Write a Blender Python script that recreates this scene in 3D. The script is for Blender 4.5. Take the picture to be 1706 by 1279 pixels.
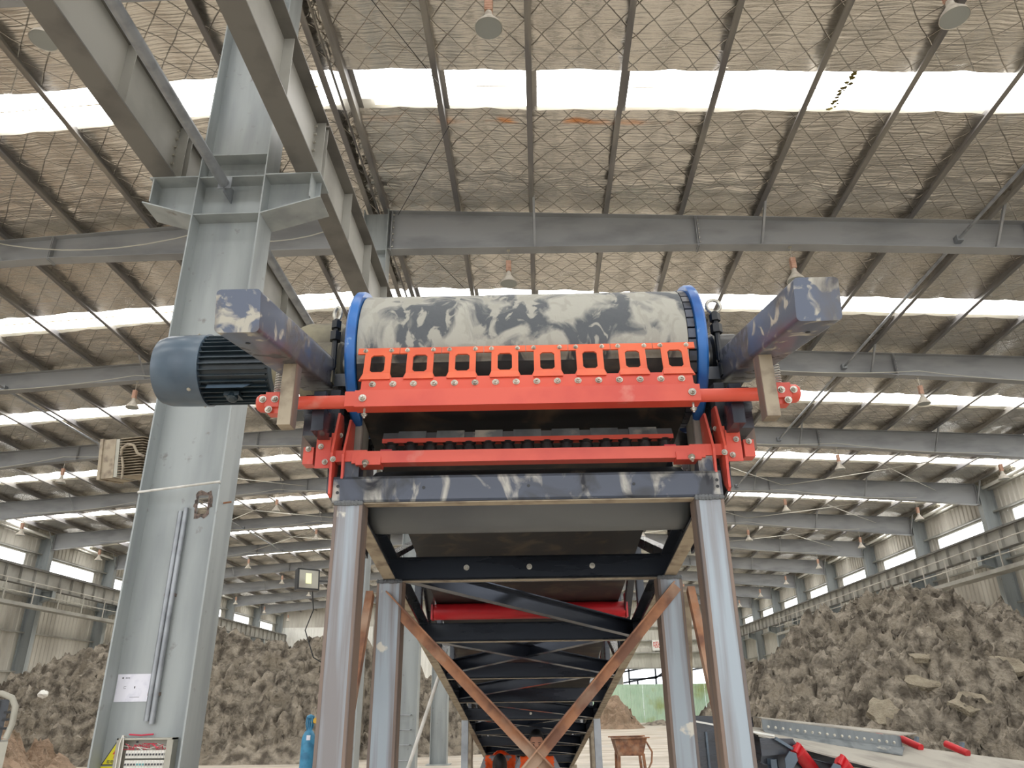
import bpy, math, random
from mathutils import Vector, Matrix, noise
random.seed(7)
PI = math.pi
scn = bpy.context.scene
for o in list(bpy.data.objects): bpy.data.objects.remove(o)
COL = scn.collection

# ------------------------------------------------------------------ camera
cam_d = bpy.data.cameras.new('camera'); cam = bpy.data.objects.new('camera', cam_d); COL.objects.link(cam)
_f = 1246.0
_v = Vector((816-853, 2283+639.5, -_f)).normalized()
_d = Vector((903-853, -(1170-639.5), -_f))
_y = (_d - _d.dot(_v)*_v).normalized()
_x = _y.cross(_v)
R3 = Matrix((_x, _y, _v))            # world = R3 @ cam
cam.matrix_world = Matrix.Translation((0, 0, 1.62)) @ R3.to_4x4()
cam_d.sensor_width = 36.0; cam_d.sensor_fit = 'HORIZONTAL'
cam_d.lens = 36.0*_f/1706.0
cam_d.clip_start = 0.05; cam_d.clip_end = 400
scn.camera = cam

# ------------------------------------------------------------------ world, light, exposure
w = bpy.data.worlds.new('sky'); scn.world = w; w.use_nodes = True
nt = w.node_tree; bg = nt.nodes['Background']
bg.inputs[0].default_value = (0.93, 0.96, 1.0, 1); bg.inputs[1].default_value = 2.1
SKYLIGHT = 9.0
WINDOW = 3.0
scn.view_settings.view_transform = 'Standard'; scn.view_settings.look = 'None'
scn.view_settings.exposure = 0.15; scn.view_settings.gamma = 1.0
scn.view_settings.use_curve_mapping = False

# ------------------------------------------------------------------ materials
def srgb(r, g, b):
    f = lambda c: (c/255/12.92) if c/255 <= 0.04045 else ((c/255+0.055)/1.055)**2.4
    return (f(r), f(g), f(b), 1)
MATS = {}
def mat(name, col, col2=None, rough=0.5, metal=0.0, scale=6.0, stretch=(1,1,1), lo=0.45, hi=0.65, detail=6,
        bump=0.0, bscale=None, spec=0.5, col3=None, lo3=0.6, hi3=0.7, scale3=2.0, rough2=None, distort=0.0, stretch3=(1,1,1), coord='Object'):
    m = bpy.data.materials.new(name); m.use_nodes = True; t = m.node_tree; N = t.nodes; L = t.links
    b = N['Principled BSDF']; b.inputs['Roughness'].default_value = rough; b.inputs['Metallic'].default_value = metal
    b.inputs['Specular IOR Level'].default_value = spec
    b.inputs['Base Color'].default_value = col
    tc = N.new('ShaderNodeTexCoord')
    geo = N.new('ShaderNodeNewGeometry')
    def nz(sc, st, dt=detail, di=0.0):
        mp = N.new('ShaderNodeMapping'); mp.inputs['Scale'].default_value = st
        L.new(geo.outputs['Position'], mp.inputs['Vector'])
        n = N.new('ShaderNodeTexNoise'); n.inputs['Scale'].default_value = sc; n.inputs['Detail'].default_value = dt
        n.inputs['Distortion'].default_value = di
        L.new(mp.outputs[0], n.inputs['Vector']); return n
    out = None
    if col2:
        n = nz(scale, stretch, di=distort); r = N.new('ShaderNodeMapRange'); r.inputs[1].default_value = lo; r.inputs[2].default_value = hi
        L.new(n.outputs[0], r.inputs[0]); mx = N.new('ShaderNodeMix'); mx.data_type = 'RGBA'
        mx.inputs[6].default_value = col; mx.inputs[7].default_value = col2
        L.new(r.outputs[0], mx.inputs[0]); out = mx.outputs[2]
        if rough2 is not None:
            mr = N.new('ShaderNodeMapRange'); mr.inputs[3].default_value = rough; mr.inputs[4].default_value = rough2
            L.new(r.outputs[0], mr.inputs[0]); L.new(mr.outputs[0], b.inputs['Roughness'])
        if col3:
            n3 = nz(scale3, stretch3, di=distort); r3 = N.new('ShaderNodeMapRange'); r3.inputs[1].default_value = lo3; r3.inputs[2].default_value = hi3
            L.new(n3.outputs[0], r3.inputs[0]); m3 = N.new('ShaderNodeMix'); m3.data_type = 'RGBA'
            L.new(out, m3.inputs[6]); m3.inputs[7].default_value = col3; L.new(r3.outputs[0], m3.inputs[0]); out = m3.outputs[2]
        L.new(out, b.inputs['Base Color'])
    if bump:
        nb = nz(bscale or scale*3, stretch, 5); bp = N.new('ShaderNodeBump'); bp.inputs['Strength'].default_value = bump
        bp.inputs['Distance'].default_value = 0.02
        L.new(nb.outputs[0], bp.inputs['Height']); L.new(bp.outputs[0], b.inputs['Normal'])
    MATS[name] = m; return m
def emis(name, col, strength):
    m = bpy.data.materials.new(name); m.use_nodes = True; t = m.node_tree
    b = t.nodes['Principled BSDF']; b.inputs['Base Color'].default_value = (0.8,0.8,0.8,1)
    b.inputs['Emission Color'].default_value = col; b.inputs['Emission Strength'].default_value = strength
    return m
M_col   = mat('column_paint', srgb(160,166,166), srgb(140,146,147), rough=0.45, scale=1.2, stretch=(3,3,0.4), bump=0.03, bscale=8, col3=srgb(118,114,108), lo3=0.66, hi3=0.8, scale3=9)
M_steel = mat('rafter_paint', srgb(152,154,155), srgb(132,134,136), rough=0.5, scale=0.8, stretch=(1,1,3))
M_gird  = mat('girder_paint', srgb(168,167,160), srgb(140,138,130), rough=0.5, scale=0.9)
M_girdd = mat('girder_flange_paint', srgb(120,118,113), srgb(100,98,94), rough=0.55, scale=2)
M_purl  = mat('purlin_zinc', srgb(122,120,120), srgb(160,156,148), rough=0.4, metal=0.5, scale=3, stretch=(1,0.15,1))
M_galv  = mat('galvanised_pipe', srgb(156,160,164), srgb(130,134,138), rough=0.38, metal=0.4, scale=5)
M_wall  = mat('wall_sheet', srgb(205,202,192), srgb(176,172,162), rough=0.6, scale=0.7, stretch=(1,1,0.3))
M_white = mat('white_sheet', srgb(240,240,234), srgb(226,226,220), rough=0.7, scale=1)
M_green = mat('green_sheet', srgb(204,232,210), srgb(190,222,198), rough=0.5, scale=1.5, col3=srgb(176,196,140), lo3=.55, hi3=.7, scale3=.6)
M_red   = mat('red_paint', srgb(210,84,64), srgb(196,70,56), rough=0.38, scale=5, col3=srgb(206,128,114), lo3=0.64, hi3=0.78, scale3=9)
M_orange= mat('orange_red_paint', srgb(220,98,60), srgb(206,84,54), rough=0.4, scale=6)
M_dred  = mat('deep_red_paint', srgb(196,34,42), srgb(160,26,34), rough=0.35, scale=4)
M_bolt  = mat('zinc_bolt', srgb(196,192,180), srgb(150,146,136), rough=0.35, metal=0.7, scale=40)
M_dark  = mat('dark_blue_steel', srgb(44,50,60), srgb(26,29,36), rough=0.3, metal=0.0, scale=3, stretch=(0.4,1,3), spec=0.7, rough2=0.22, bump=0.02)
M_gloss = mat('glossy_dark_paint', srgb(66,72,84), srgb(50,55,66), rough=0.16, metal=0.55, scale=2, bump=.02)
M_mud   = mat('muddy_dark_steel', srgb(66,72,86), srgb(178,176,168), rough=0.35, scale=11, lo=0.55, hi=0.66, distort=1.2, rough2=0.85, stretch=(1,1,.45), col3=srgb(44,46,52), lo3=.5, hi3=.62, scale3=5, detail=10)
M_arm   = mat('muddy_arm_paint', srgb(80,88,106), srgb(176,172,160), rough=0.28, scale=17, lo=0.53, hi=0.62, distort=.8, rough2=0.8, col3=srgb(84,82,84), lo3=.45, hi3=.55, scale3=4, detail=11)
M_leg   = mat('mill_scale_steel', srgb(152,162,170), srgb(124,120,120), rough=0.42, metal=0.15, scale=4, stretch=(6,6,0.25), lo=.42, hi=.62, col3=srgb(200,196,184), lo3=0.67, hi3=0.7, scale3=7)
M_legr  = mat('rust_edge_steel', srgb(126,108,96), srgb(100,94,92), rough=0.55, metal=0.2, scale=5, stretch=(6,6,0.3))
M_rust  = mat('rusty_steel', srgb(164,116,84), srgb(120,84,66), rough=0.7, metal=0.1, scale=10, lo=.4, hi=.6, col3=srgb(176,150,128), lo3=0.55, hi3=.7, scale3=4, bump=.1)
M_under = mat('pale_dusty_flange', srgb(168,156,136), srgb(130,118,104), rough=0.8, scale=14)
M_blue  = mat('blue_rim_paint', srgb(38,104,176), srgb(24,80,150), rough=0.35, scale=8, col3=srgb(150,176,196), lo3=.66, hi3=.74, scale3=14)
M_belt  = mat('muddy_rubber_belt', srgb(78,82,86), srgb(166,164,154), rough=0.6, scale=5.5, lo=0.47, hi=0.57, distort=1.1, rough2=0.9, stretch=(1,1,0.7), col3=srgb(156,154,144), lo3=.53, hi3=.60, scale3=16, detail=12, bump=.15, bscale=30, stretch3=(1,.6,.6))
M_bclean= mat('scraped_rubber_belt', srgb(30,30,31), srgb(74,64,52), rough=0.5, scale=6, lo=.52, hi=.7, distort=1.0, stretch=(1,1,2), detail=9)
M_rubber= mat('black_rubber', srgb(26,26,28), srgb(44,42,40), rough=0.45, scale=12)
M_brown = mat('brown_belt_underside', srgb(78,68,58), srgb(60,52,46), rough=0.75, scale=4, stretch=(1,4,1))
M_grey  = mat('grey_pulley_paint', srgb(104,108,110), srgb(86,90,94), rough=0.5, scale=3, stretch=(.4,1,1), col3=srgb(176,170,156), lo3=.68, hi3=.72, scale3=6)
M_motor = mat('motor_paint', srgb(84,100,114), srgb(66,80,94), rough=0.3, scale=4, spec=.6)
M_fin   = mat('motor_fin_paint', srgb(42,56,64), srgb(30,40,48), rough=0.38, scale=6, spec=.6)
M_box   = mat('beige_gearbox', srgb(128,122,100), srgb(96,90,76), rough=0.6, scale=8)
M_spring= mat('spring_steel', srgb(190,190,186), rough=0.3, metal=0.8)
M_rod   = mat('white_pipe', srgb(214,212,206), srgb(190,188,180), rough=0.5, scale=9)
M_wire  = mat('pale_cable', srgb(190,188,176), rough=0.6)
M_lampw = mat('lamp_shade', srgb(206,200,188), srgb(180,172,160), rough=0.5, scale=10)
M_lampb = mat('lamp_driver_box', srgb(190,152,130), srgb(170,128,106), rough=0.6, scale=10)
M_lens  = mat('lamp_lens', srgb(150,154,150), rough=0.35)
M_black = mat('black_plastic', srgb(28,30,32), rough=0.4)
M_paper = mat('laminated_paper', srgb(226,226,236), srgb(206,206,220), rough=0.2, scale=10, lo=.5, hi=.7)
M_ink   = mat('grey_ink', srgb(70,72,78), rough=.6)
M_yel   = mat('warning_yellow', srgb(224,214,40), rough=0.4)
M_redp  = mat('sign_red', srgb(206,58,44), rough=0.4)
M_cyl   = mat('gas_cylinder_blue', srgb(66,140,178), srgb(52,116,152), rough=0.45, scale=12)
M_brass = mat('brass', srgb(190,150,60), rough=0.35, metal=0.7)
M_skin  = mat('skin', srgb(196,142,116), rough=0.55)
M_hair  = mat('hair', srgb(20,18,18), rough=0.5)
M_vest  = mat('orange_vest', srgb(244,96,30), srgb(232,84,26), rough=0.7, scale=14)
M_shirt = mat('grey_shirt', srgb(150,152,158), srgb(132,134,142), rough=0.85, scale=20)
M_navy  = mat('dark_trousers', srgb(46,50,66), rough=0.85)
M_glove = mat('dark_glove', srgb(50,54,72), rough=0.8)
M_boot  = mat('boots', srgb(50,42,36), rough=0.8)
M_gskirt= mat('galvanised_skirt', srgb(120,126,128), srgb(92,98,102), rough=0.5, scale=4, stretch=(3,3,.4), col3=srgb(190,186,174), lo3=.6, hi3=.7, scale3=6)
M_gbelt = mat('dusty_grey_belt', srgb(166,162,152), srgb(140,136,128), rough=0.8, scale=3, bump=.05)
M_cabd  = mat('cabinet_beige', srgb(176,174,162), srgb(150,146,134), rough=0.6, scale=3)
M_brkr  = mat('breaker_white', srgb(224,222,214), rough=0.5)
M_teal  = mat('breaker_teal', srgb(90,160,166), rough=0.5)
M_pink  = mat('red_wire', srgb(208,60,84), rough=0.5)
M_burn  = mat('burnt_steel', srgb(120,104,96), srgb(64,56,52), rough=0.8, scale=30, lo=.4, hi=.6)
M_sky   = emis('skylight_sheet', (1.0,0.985,0.96,1), SKYLIGHT)
M_win   = emis('window_pane', (0.96,0.98,1.0,1), WINDOW)
M_fland = emis('flood_lamp_chip', srgb(214,220,60), 0.6)

# soil
def soil(name, c1, c2, c3, sc=3.0):
    m = mat(name, c1, c2, rough=0.95, scale=sc, lo=.38, hi=.62, detail=12, bump=1.0, bscale=sc*4, col3=c3, lo3=.52, hi3=.7, scale3=sc*.5)
    for n_ in m.node_tree.nodes:
        if n_.type == 'BUMP': n_.inputs['Distance'].default_value = .09
    return m
M_soil  = soil('dark_clay', srgb(92,85,75), srgb(166,157,142), srgb(138,129,114))
M_soil2 = soil('red_clay', srgb(140,120,100), srgb(172,148,126), srgb(134,118,98))
M_slab  = soil('pale_clay_slab', srgb(160,150,130), srgb(180,170,150), srgb(142,132,114), 6)

# floor: wet muddy concrete
def floor_mat():
    m = mat('wet_concrete', srgb(206,196,182), srgb(176,166,150), rough=0.35, scale=0.9, stretch=(.5,1.2,1), lo=.4, hi=.6, rough2=0.85, bump=.15, bscale=2, col3=srgb(186,180,170), lo3=.5, hi3=.65, scale3=.35)
    return m
M_floor = floor_mat()

# foil insulation
def foil_mat():
    m = bpy.data.materials.new('foil_insulation'); m.use_nodes = True; t = m.node_tree; N = t.nodes; L = t.links
    b = N['Principled BSDF']; b.inputs['Metallic'].default_value = 0.8; b.inputs['Roughness'].default_value = 0.2
    geo = N.new('ShaderNodeNewGeometry')
    sep = N.new('ShaderNodeSeparateXYZ'); L.new(geo.outputs['Position'], sep.inputs[0])
    def math_(op, a, bb=None, c=None):
        n = N.new('ShaderNodeMath'); n.operation = op
        for i, v in enumerate((a, bb, c)):
            if v is None: continue
            if isinstance(v, (int, float)): n.inputs[i].default_value = v
            else: L.new(v, n.inputs[i])
        return n.outputs[0]
    dn = N.new('ShaderNodeTexNoise'); dn.inputs['Scale'].default_value = 1.3; dn.inputs['Detail'].default_value = 3
    L.new(geo.outputs['Position'], dn.inputs['Vector'])
    wob = math_('MULTIPLY', math_('SUBTRACT', dn.outputs[0], 0.5), 0.12)
    def line(sy):
        s = math_('ADD', sep.outputs[0], math_('MULTIPLY', sep.outputs[1], sy))
        s = math_('ADD', s, wob)
        f = math_('FRACT', math_('DIVIDE', s, 0.46))
        d = math_('ABSOLUTE', math_('SUBTRACT', f, 0.5))      # 0 at line
        r = N.new('ShaderNodeMapRange'); r.inputs[1].default_value = 0.0; r.inputs[2].default_value = 0.03
        L.new(d, r.inputs[0]); return r.outputs[0]
    ln = math_('MULTIPLY', line(0.85), line(-0.85))
    mp = N.new('ShaderNodeMapping'); mp.inputs['Scale'].default_value = (1.6, 24, 4); L.new(geo.outputs['Position'], mp.inputs[0])
    st = N.new('ShaderNodeTexNoise'); st.inputs['Scale'].default_value = 1.0; st.inputs['Detail'].default_value = 4; L.new(mp.outputs[0], st.inputs['Vector'])
    n2 = N.new('ShaderNodeTexNoise'); n2.inputs['Scale'].default_value = 0.5; n2.inputs['Detail'].default_value = 3; L.new(geo.outputs['Position'], n2.inputs['Vector'])
    mx = N.new('ShaderNodeMix'); mx.data_type = 'RGBA'; mx.inputs[6].default_value = srgb(214,208,197); mx.inputs[7].default_value = srgb(238,234,226)
    L.new(n2.outputs[0], mx.inputs[0])
    mx2 = N.new('ShaderNodeMix'); mx2.data_type = 'RGBA'; mx2.inputs[6].default_value = srgb(182,174,162); L.new(mx.outputs[2], mx2.inputs[7])
    L.new(ln, mx2.inputs[0])
    # orange reflection beside the nearest skylight, painted into the foil colour
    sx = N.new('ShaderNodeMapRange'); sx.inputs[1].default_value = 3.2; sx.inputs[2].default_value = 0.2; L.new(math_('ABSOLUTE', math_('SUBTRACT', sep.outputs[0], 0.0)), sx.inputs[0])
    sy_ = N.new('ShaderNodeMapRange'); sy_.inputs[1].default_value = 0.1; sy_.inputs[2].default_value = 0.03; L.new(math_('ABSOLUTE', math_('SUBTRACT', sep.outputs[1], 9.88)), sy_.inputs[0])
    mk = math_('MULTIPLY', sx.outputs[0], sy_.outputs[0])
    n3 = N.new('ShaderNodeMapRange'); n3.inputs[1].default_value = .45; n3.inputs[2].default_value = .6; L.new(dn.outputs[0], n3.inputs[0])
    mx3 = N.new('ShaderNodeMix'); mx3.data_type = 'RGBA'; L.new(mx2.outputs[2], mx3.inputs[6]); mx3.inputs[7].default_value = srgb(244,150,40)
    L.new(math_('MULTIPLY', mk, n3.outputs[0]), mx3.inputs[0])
    L.new(mx3.outputs[2], b.inputs['Base Color'])
    h = math_('ADD', math_('MULTIPLY', st.outputs[0], 0.9), math_('MULTIPLY', ln, 0.22))
    bp = N.new('ShaderNodeBump'); bp.inputs['Strength'].default_value = 0.9; bp.inputs['Distance'].default_value = 0.04
    L.new(h, bp.inputs['Height']); L.new(bp.outputs[0], b.inputs['Normal'])
    return m
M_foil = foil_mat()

# ------------------------------------------------------------------ geometry helpers
class MB:
    def __init__(s): s.v = []; s.f = []; s.mi = []; s.cur = 0
    def add(s, vs, fs, T=None):
        n = len(s.v)
        for p in vs:
            p = Vector(p); s.v.append(T(p) if T else p)
        for f in fs: s.f.append([i+n for i in f]); s.mi.append(s.cur)
        return s
    def box(s, x0, x1, y0, y1, z0, z1, T=None):
        vs = [(x,y,z) for x in (x0,x1) for y in (y0,y1) for z in (z0,z1)]
        return s.add(vs, [(0,1,3,2),(4,6,7,5),(0,4,5,1),(2,3,7,6),(0,2,6,4),(1,5,7,3)], T)
    def bar(s, p, q, w, h, up=(0,0,1), T=None, ox=0, oz=0):
        """box from p to q, w across, h along up"""
        p = Vector(p); q = Vector(q); d = (q-p).normalized(); up = Vector(up)
        a = d.cross(up).normalized(); u = a.cross(d).normalized()
        vs = []
        for e in (p, q):
            for i, j in ((-1,-1),(1,-1),(1,1),(-1,1)):
                vs.append(e + a*(i*w/2+ox) + u*(j*h/2+oz))
        return s.add(vs, [(3,2,1,0),(4,5,6,7),(0,1,5,4),(1,2,6,5),(2,3,7,6),(3,0,4,7)], T)
    def ibeam(s, p, q, h, bf, tf=.012, tw=.01, up=(0,0,1), T=None):
        s.bar(p, q, tw, h-2*tf, up, T)
        s.bar(p, q, bf, tf, up, T, oz=(h-tf)/2); s.bar(p, q, bf, tf, up, T, oz=-(h-tf)/2); return s
    def channel(s, p, q, h, bf, t=.008, up=(0,0,1), side=1, T=None):
        s.bar(p, q, t, h, up, T)
        s.bar(p, q, bf, t, up, T, ox=side*(bf-t)/2, oz=(h-t)/2); s.bar(p, q, bf, t, up, T, ox=side*(bf-t)/2, oz=-(h-t)/2); return s
    def angle(s, p, q, a, t=.006, up=(0,0,1), side=1, T=None):
        s.bar(p, q, t, a, up, T); s.bar(p, q, a, t, up, T, ox=side*(a-t)/2, oz=-(a-t)/2); return s
    def tube(s, pts, r, n=10, T=None, cap=True):
        pts = [Vector(p) for p in pts]; rings = []
        rr = r if isinstance(r, (list, tuple)) else [r]*len(pts)
        base = len(s.v); prev = None; vs = []
        for i, p in enumerate(pts):
            d = (pts[min(i+1, len(pts)-1)] - pts[max(i-1, 0)]).normalized()
            if prev is None:
                a = d.orthogonal().normalized()
            else:
                a = (prev - d*prev.dot(d)); a = a.normalized() if a.length > 1e-6 else d.orthogonal().normalized()
            prev = a; b = d.cross(a)
            for k in range(n):
                t = 2*PI*k/n; vs.append(p + (a*math.cos(t) + b*math.sin(t))*rr[i])
        fs = []
        for i in range(len(pts)-1):
            for k in range(n):
                k2 = (k+1) % n; fs.append((i*n+k, i*n+k2, (i+1)*n+k2, (i+1)*n+k))
        if cap: fs.append(tuple(range(n-1, -1, -1))); fs.append(tuple((len(pts)-1)*n+k for k in range(n)))
        return s.add(vs, fs, T)
    def lathe(s, prof, c, axis=(0,0,1), n=24, T=None):
        """prof: list of (radius, height along axis)"""
        ax = Vector(axis).normalized(); a = ax.orthogonal().normalized(); b = ax.cross(a); c = Vector(c); vs = []; fs = []
        for r, h in prof:
            for k in range(n):
                t = 2*PI*k/n; vs.append(c + ax*h + (a*math.cos(t) + b*math.sin(t))*max(r, 1e-4))
        for i in range(len(prof)-1):
            for k in range(n):
                k2 = (k+1) % n; fs.append((i*n+k, i*n+k2, (i+1)*n+k2, (i+1)*n+k))
        fs.append(tuple(range(n-1, -1, -1))); fs.append(tuple((len(prof)-1)*n+k for k in range(n)))
        return s.add(vs, fs, T)
    def prism(s, poly, ext, T=None):
        """poly: list of 3D points (planar), ext: extrusion vector"""
        n = len(poly); e = Vector(ext); vs = [Vector(p) for p in poly] + [Vector(p)+e for p in poly]
        fs = [tuple(range(n-1, -1, -1)), tuple(range(n, 2*n))] + [(i, (i+1) % n, n+(i+1) % n, n+i) for i in range(n)]
        return s.add(vs, fs, T)
    def hexb(s, c, axis, r=.012, h=.01, T=None, washer=True):
        if washer: s.lathe([(r*1.35, 0), (r*1.35, h*.25)], c, axis, 12, T)
        s.lathe([(r, h*.25), (r, h*.9), (r*.75, h*1.05)], c, axis, 6, T)
        s.lathe([(r*.5, h), (r*.5, h*1.7)], c, axis, 8, T); return s

def wloc(o):
    p = Vector((0,0,0))
    while o is not None: p += o.location; o = o.parent
    return p
def build(name, mb, mats, parent=None, smooth=False, label=None, cat=None, group=None, kind=None, origin=None):
    lo = Vector((min(v.x for v in mb.v), min(v.y for v in mb.v), min(v.z for v in mb.v)))
    hi = Vector((max(v.x for v in mb.v), max(v.y for v in mb.v), max(v.z for v in mb.v)))
    c = Vector(((lo.x+hi.x)/2, (lo.y+hi.y)/2, lo.z)) if origin is None else Vector(origin)
    me = bpy.data.meshes.new(name)
    me.from_pydata([tuple(v-c) for v in mb.v], [], mb.f)
    if not isinstance(mats, (list, tuple)): mats = [mats]
    for m in mats: me.materials.append(m)
    if any(mb.mi): me.polygons.foreach_set('material_index', mb.mi)
    if smooth:
        me.polygons.foreach_set('use_smooth', [True]*len(me.polygons))
        if smooth != 'all': me.set_sharp_from_angle(angle=math.radians(40))
    me.update()
    o = bpy.data.objects.new(name, me); COL.objects.link(o)
    if parent is not None: o.parent = parent; o.location = c - wloc(parent)
    else: o.location = c
    tag(o, label, cat, group, kind); return o
def tag(o, label=None, cat=None, group=None, kind=None):
    if label: o['label'] = label
    if cat: o['category'] = cat
    if group: o['group'] = group
    if kind: o['kind'] = kind
    return o
def empty(name, loc, label=None, cat=None, group=None, kind=None, parent=None):
    o = bpy.data.objects.new(name, None); COL.objects.link(o); o.empty_display_size = .2
    if parent is not None: o.parent = parent; o.location = Vector(loc) - wloc(parent)
    else: o.location = loc
    return tag(o, label, cat, group, kind)
def dupe(src, delta, parent=None):
    o = src.copy(); COL.objects.link(o)
    if parent is not None: o.parent = parent; o.location = wloc(src) + Vector(delta) - wloc(parent)
    else: o.location = src.location + Vector(delta)
    return o
def copy_tree(src, delta):
    r = src.copy(); COL.objects.link(r); r.location = src.location + Vector(delta)
    for ch in list(src.children):
        c = ch.copy(); COL.objects.link(c); c.parent = r
        for g in list(ch.children):
            d = g.copy(); COL.objects.link(d); d.parent = c
    return r
ORD = ['first','second','third','fourth','fifth','sixth','seventh','eighth','ninth','tenth','eleventh','twelfth','thirteenth']

# ------------------------------------------------------------------ hall dimensions
XR, XL, XC = 18.2, -24.2, -3.14
BAY = 5.85
YR = [6.48 + BAY*k for k in range(-3, 12)]         # column/rafter lines; index 3 is the near column
YEND = YR[-1] + .3
YFRONT = YR[0] - .6
def ztop(x): return 10.66 - .058*abs(x - (-3.05))      # top of rafters
PH = .2                                                 # purlin height
def zfoil(x): return ztop(x) + PH + .01
SKYC = [9.2, 15.95, 21.7, 27.6, 33.4] + [33.4+BAY*i for i in range(1, 7)]
SKYC = [9.2-BAY*3, 9.2-BAY*2, 9.2-BAY] + SKYC
SKYC = SKYC[:14]

# ------------------------------------------------------------------ floor / ground
mb = MB()
mb.box(-60, 60, YFRONT-30, YEND+30, -.3, 0)
build('floor', mb, M_floor, kind='structure')

# ------------------------------------------------------------------ ceiling: foil, skylights, purlins
ceiling = empty('ceiling', (XC, 20, 10.5), kind='structure')
PURX = [-2.82 + 1.45*i for i in range(0, 15)]
PURL = [-3.22 - 1.45*i for i in range(0, 15)]
PURX = [x for x in PURX if x < XR-.1]; PURL = [x for x in PURL if x > XL+.1]
allp = sorted(PURX + PURL)
def foil_panel(x0, x1, y0, y1, near):
    dx = .09 if near else .2; dy = .055 if near else .12
    nx = max(2, int(abs(x1-x0)/dx)); ny = max(2, int((y1-y0)/dy))
    vs = []; fs = []
    for j in range(ny+1):
        y = y0 + (y1-y0)*j/ny
        for i in range(nx+1):
            x = x0 + (x1-x0)*i/nx
            d = min(abs(x-p) for p in allp)
            t = max(0.0, 1-d/.25)
            ridge = max(0.0, 1-abs(x+3.02)/.22)
            z = zfoil(x) - .035*math.sin(PI*min(d/.72, 1))
            z += .03*(noise.noise(Vector((x*.9, y*2.3, 1)))) + .012*noise.noise(Vector((x*3, y*9, 4)))
            q = ((y-6.48) % BAY)/BAY; cr = max(0.0, 1-abs(q-.86)/.13) if q > .5 else 0.0
            if cr > 0: z += cr*(.055*noise.noise(Vector((x*2.0, y*5.5, 2)))+.03*noise.noise(Vector((x*5, y*10, 6))))
            z -= t*(.035+.05*noise.noise(Vector((x*4, y*7, 9))))
            z -= ridge*.12*abs(noise.noise(Vector((x*6, y*5, 3))))*2
            vs.append((x, y, z))
    for j in range(ny):
        for i in range(nx):
            a = j*(nx+1)+i; fs.append((a, a+nx+1, a+nx+2, a+1))
    m = MB(); m.add(vs, fs); return m
bounds = [YFRONT-.5]
for c in SKYC: bounds += [c]
for k in range(len(SKYC)+1):
    y0 = (SKYC[k-1]+.45+(.05 if SKYC[k-1] > 20 else 0)) if k else YFRONT
    y1 = (SKYC[k]-.45-(.05 if SKYC[k] > 20 else 0)) if k < len(SKYC) else YEND
    if y1 - y0 < .3: continue
    near = 2 < y1 < 30
    for (a, b) in ((-3.02, XR+.3), (XL-.3, -3.02)):
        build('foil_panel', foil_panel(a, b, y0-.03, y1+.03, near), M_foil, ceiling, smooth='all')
# solid roof sheet above, with gaps for skylights
for k in range(len(SKYC)+1):
    y0 = (SKYC[k-1]+.42) if k else YFRONT
    y1 = (SKYC[k]-.42) if k < len(SKYC) else YEND
    for (a, b) in ((-3.05, XR+.5), (-3.05, XL-.5)):
        m = MB(); za, zb = zfoil(a)+.16, zfoil(b)+.16
        m.prism([(a,y0,za),(b,y0,zb),(b,y0,zb+.04),(a,y0,za+.04)], (0,y1-y0,0))
        build('roof_sheet', m, M_wall, ceiling)
for k, c in enumerate(SKYC):
    hw = .46 if c < 20 else .52
    for (a, b) in ((-2.55 if c < 13 else -3.0, XR+.2), (-3.15, XL-.2)):
        for s in (0, 1):
            y0 = c-hw if s == 0 else c+.012; y1 = c-.004 if s == 0 else c+hw
            n = 5; m = MB(); vs = []; fs = []
            ny = 6
            for i in range(2):
                x = (a, b)[i]
                for j in range(ny+1):
                    y = y0+(y1-y0)*j/ny
                    vs.append((x, y, zfoil(x)+.07+(.018 if j % 2 else 0)+ (.012 if s else 0)))
            for j in range(ny): fs.append((j, j+1, ny+2+j, ny+1+j) if a < b else (j+1, j, ny+1+j, ny+2+j))
            m.add(vs, fs)
            m2 = MB(); m2.v = m.v; m2.f = [tuple(reversed(f)) for f in m.f]; m2.mi = m.mi
            build('skylight_sheet', m2, M_sky, ceiling)
M_seam = mat('seam_dirt', srgb(120,110,84), rough=.9)
for k, c in enumerate(SKYC[2:7]):
    for (a, b) in ((-1.2, 6.4 if k == 1 else 12), (-3.4, -14)):
        x = a; rnd = random.Random(k); m = MB(); P = []
        while abs(x-a) < abs(b-a): P.append((x, c+.004+rnd.uniform(-.004,.004), zfoil(x)+.052)); x += .5*(1 if b > a else -1)
        m.tube(P, [rnd.uniform(.003,.009)*(1.0 if b > a else 1.8) for _ in P], 5); build('sheet_seam', m, M_seam, ceiling)
# litter on the nearest skylight
m = MB(); rnd = random.Random(3)
for i in range(26):
    u = i/25; cx = 5.05 + .42*u*0 - .1*u + rnd.uniform(-.05,.05); cy = 8.8+.85*u + rnd.uniform(-.02,.02); s = rnd.uniform(.015,.05)
    z = zfoil(cx)+.055
    m.prism([(cx+s*math.cos(t)*rnd.uniform(.7,1.3), cy+s*.7*math.sin(t), z) for t in (0,1.2,2.4,3.5,4.6,5.5)], (0,0,.006))
build('leaf_litter', m, mat('dry_litter', srgb(96,86,20), srgb(50,44,16), rough=.9, scale=20), ceiling, kind='stuff')
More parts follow.
